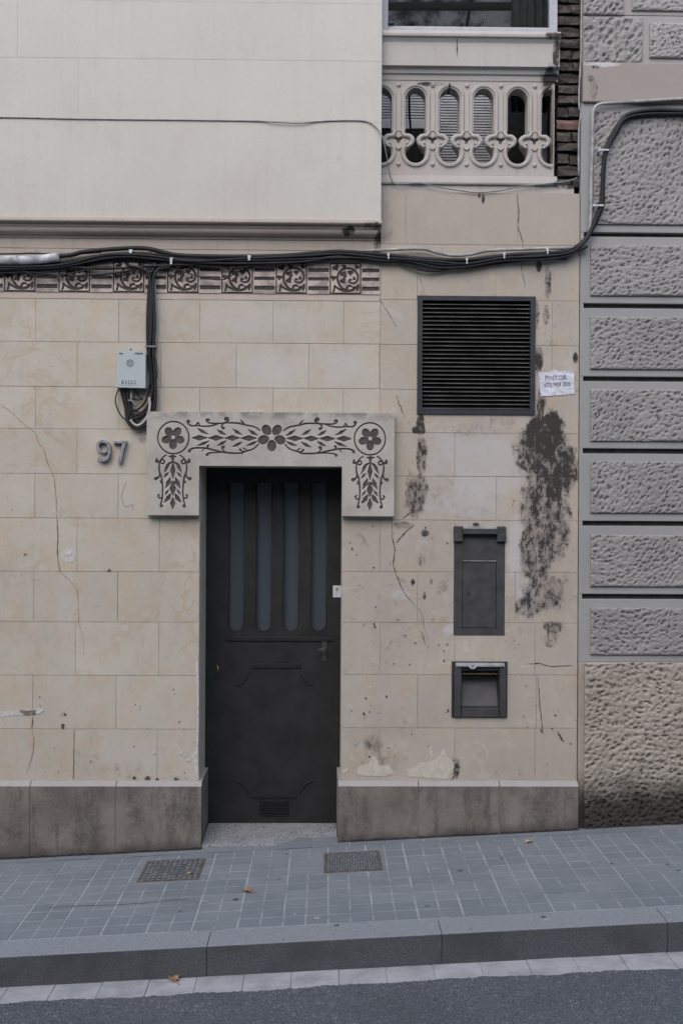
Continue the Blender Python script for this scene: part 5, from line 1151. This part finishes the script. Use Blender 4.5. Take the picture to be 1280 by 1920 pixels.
q = RECT(272, 648, 292, 651, -0.05); m = MB(); m.box(q[0], q[1], -0.052, -0.006, q[2], q[3]); tag(m.build('cable_tie', 'cable_grey', bevel=0.001), 'grey tie round the cable drop beside the terminal box', 'tie')

# ================================================================== ON THE GROUND
m = MB(); P = catmull([(90, 1702), (150, 1699), (230, 1696), (300, 1690), (352, 1687)], 8)
for i, q in enumerate(P):
    g_ = GP(q[0], q[1]+rng.normal(0, 0.4)); hw_ = 0.0022*(0.5+rng.random()); m.v += [(g_.x, g_.y-hw_, gz(g_.x)+0.0016), (g_.x, g_.y+hw_, gz(g_.x)+0.0016)]
for i in range(len(P)-1): m.f.append((2*i, 2*i+2, 2*i+3, 2*i+1)); m.mi.append(0)
m.build('pavement_crack', 'crack', pavement, fix=False)
for i in range(26):
    x = random.uniform(-1.9, 1.9); y = random.uniform(KF+0.02, -0.12); r_ = random.uniform(0.006, 0.015); m = MB()
    m.add([(x+r_*math.cos(t)*random.uniform(.8, 1.2), y+r_*math.sin(t)*random.uniform(.7, 1.1), gz(x+r_*math.cos(t))+0.0022) for t in [k*2*math.pi/9 for k in range(9)]], [tuple(range(9))])
    m.build('gum_spot', random.choice(('gum', 'gum', 'gum_pale')), pavement if y > KB else kerb, fix=False)
def cover(px0, px1, py0, py1, label, holes_):
    c = GP((px0+px1)/2, (py0+py1)/2); hw = abs(GP(px1, (py0+py1)/2).x-GP(px0, (py0+py1)/2).x)/2; hd = abs(GP(c and (px0+px1)/2, py0).y-GP((px0+px1)/2, py1).y)/2
    r = root('utility_cover', (c.x, c.y, gz(c.x)), label, 'cover', 'utility covers in the pavement'); Lm = MB(); rim = 0.011
    # local flat meshes turned to the slope of the pavement
    def fin(m, name, mat):
        o = m.build(name, mat); o.parent = r; return o
    for (a, b, c_, d_) in ((-hw, hw, -hd, -hd+rim), (-hw, hw, hd-rim, hd), (-hw, -hw+rim, -hd+rim, hd-rim), (hw-rim, hw, -hd+rim, hd-rim)): Lm.box(a, b, c_, d_, -0.03, 0.004)
    fin(Lm, 'rim', 'castrim'); m = MB(); m.box(-hw+rim+.002, hw-rim-.002, -hd+rim+.002, hd-rim-.002, -0.02, 0.001); fin(m, 'plate', 'castiron')
    m = MB(); iw, idp = hw-rim-0.012, hd-rim-0.010
    nxx, nyy = (11, 8) if holes_ else (20, 11)
    for i in range(nxx):
        for j in range(nyy):
            x = -iw+2*iw*i/(nxx-1); y = -idp+2*idp*j/(nyy-1)
            if holes_ and (i in (3, 7)) and 2 <= j <= 5: continue
            sx, sy = (0.008, 0.005) if holes_ else (0.0045, 0.0055)
            if not holes_ and (i+j) % 2: sx *= .5
            m.box(x-sx, x+sx, y-sy, y+sy, 0.0005, 0.0045)
    o = fin(m, 'tread_studs', 'gutter' if False else 'stud'); o['kind'] = 'stuff'
    r.rotation_euler = (0, -ang, 0); return r
MAT['stud'] = simple('worn_stud_iron', (0.205, 0.218, 0.235), 0.5, 0.3, 0.4, 50)
cover(268, 378, 1613, 1651, 'worn iron utility cover with slotted studs in the pavement left of the doorway', True)
cover(607, 714, 1598, 1634, 'iron utility cover with fine checkered studs in the pavement right of the doorway', False)
def leaf(px, py, s, rot, mat, label, dz=0.0):
    p = GP(px, py, dz); m = MB(); prof = [(0, -.5), (.06, -.32), (.3, -.38), (.22, -.15), (.5, -.05), (.3, .08), (.38, .32), (.15, .25), (0, .5), (-.13, .26), (-.36, .34), (-.28, .08), (-.5, -.02), (-.22, -.14), (-.32, -.36), (-.06, -.32)]
    v = [(0, 0, 0.10)]+[(x, y, 0.12+0.5*abs(x)**1.5*(1 if i % 3 else 1.6)+0.1*math.sin(i*2)) for i, (x, y) in enumerate(prof)]; n = len(prof)
    m.add([(q[0]*s, q[1]*s, q[2]*s) for q in v], [(0, 1+i, 1+(i+1) % n) for i in range(n)])
    m.tube([(0, -.45*s, .14*s), (0.1*s, -.7*s, .06*s), (0.12*s, -.95*s, 0.03*s)], 0.03*s, 5)
    o = m.build('fallen_leaf', mat); o.location = (p.x, p.y, p.z-0.002+0.002); o.rotation_mode = 'ZYX'; o.rotation_euler = (0, -ang, rot); tag(o, label, 'leaf', 'fallen leaves'); return o
leaf(465, 1673, 0.055, 1.1, 'leaf', 'curled brown leaf lying in the middle of the paved footway')
leaf(327, 1838, 0.060, 0.4, 'leaf', 'brown star-shaped leaf lying in the pale gutter', -KH)
leaf(990, 1580, 0.05, 1.9, 'leaf_pale', 'flat tan leaf lying near the plinth under the niche')
leaf(356, 1638, 0.03, 2.4, 'leaf_pale', 'tiny tan leaf lying on the slotted utility cover', 0.005)

# ================================================================== HOUSE ACROSS THE STREET (shades the low sky, mirrored in the door glass)
ob = root('facing_house', (0, -10.5, gz(0)), 'plain rendered house across the street with rows of windows', 'building')
m = MB(); m.box(-16, 16, -12.0, -10.5, -2, 6.2); m.build('wall', 'far_wall', ob)
for r in range(1):
    for k in range(-5, 6):
        m = MB(); m.box(k*2.6-0.55, k*2.6+0.55, -10.53, -10.48, 1.0+3.3*r, 3.0+3.3*r); m.build('window', 'far_dark', ob)
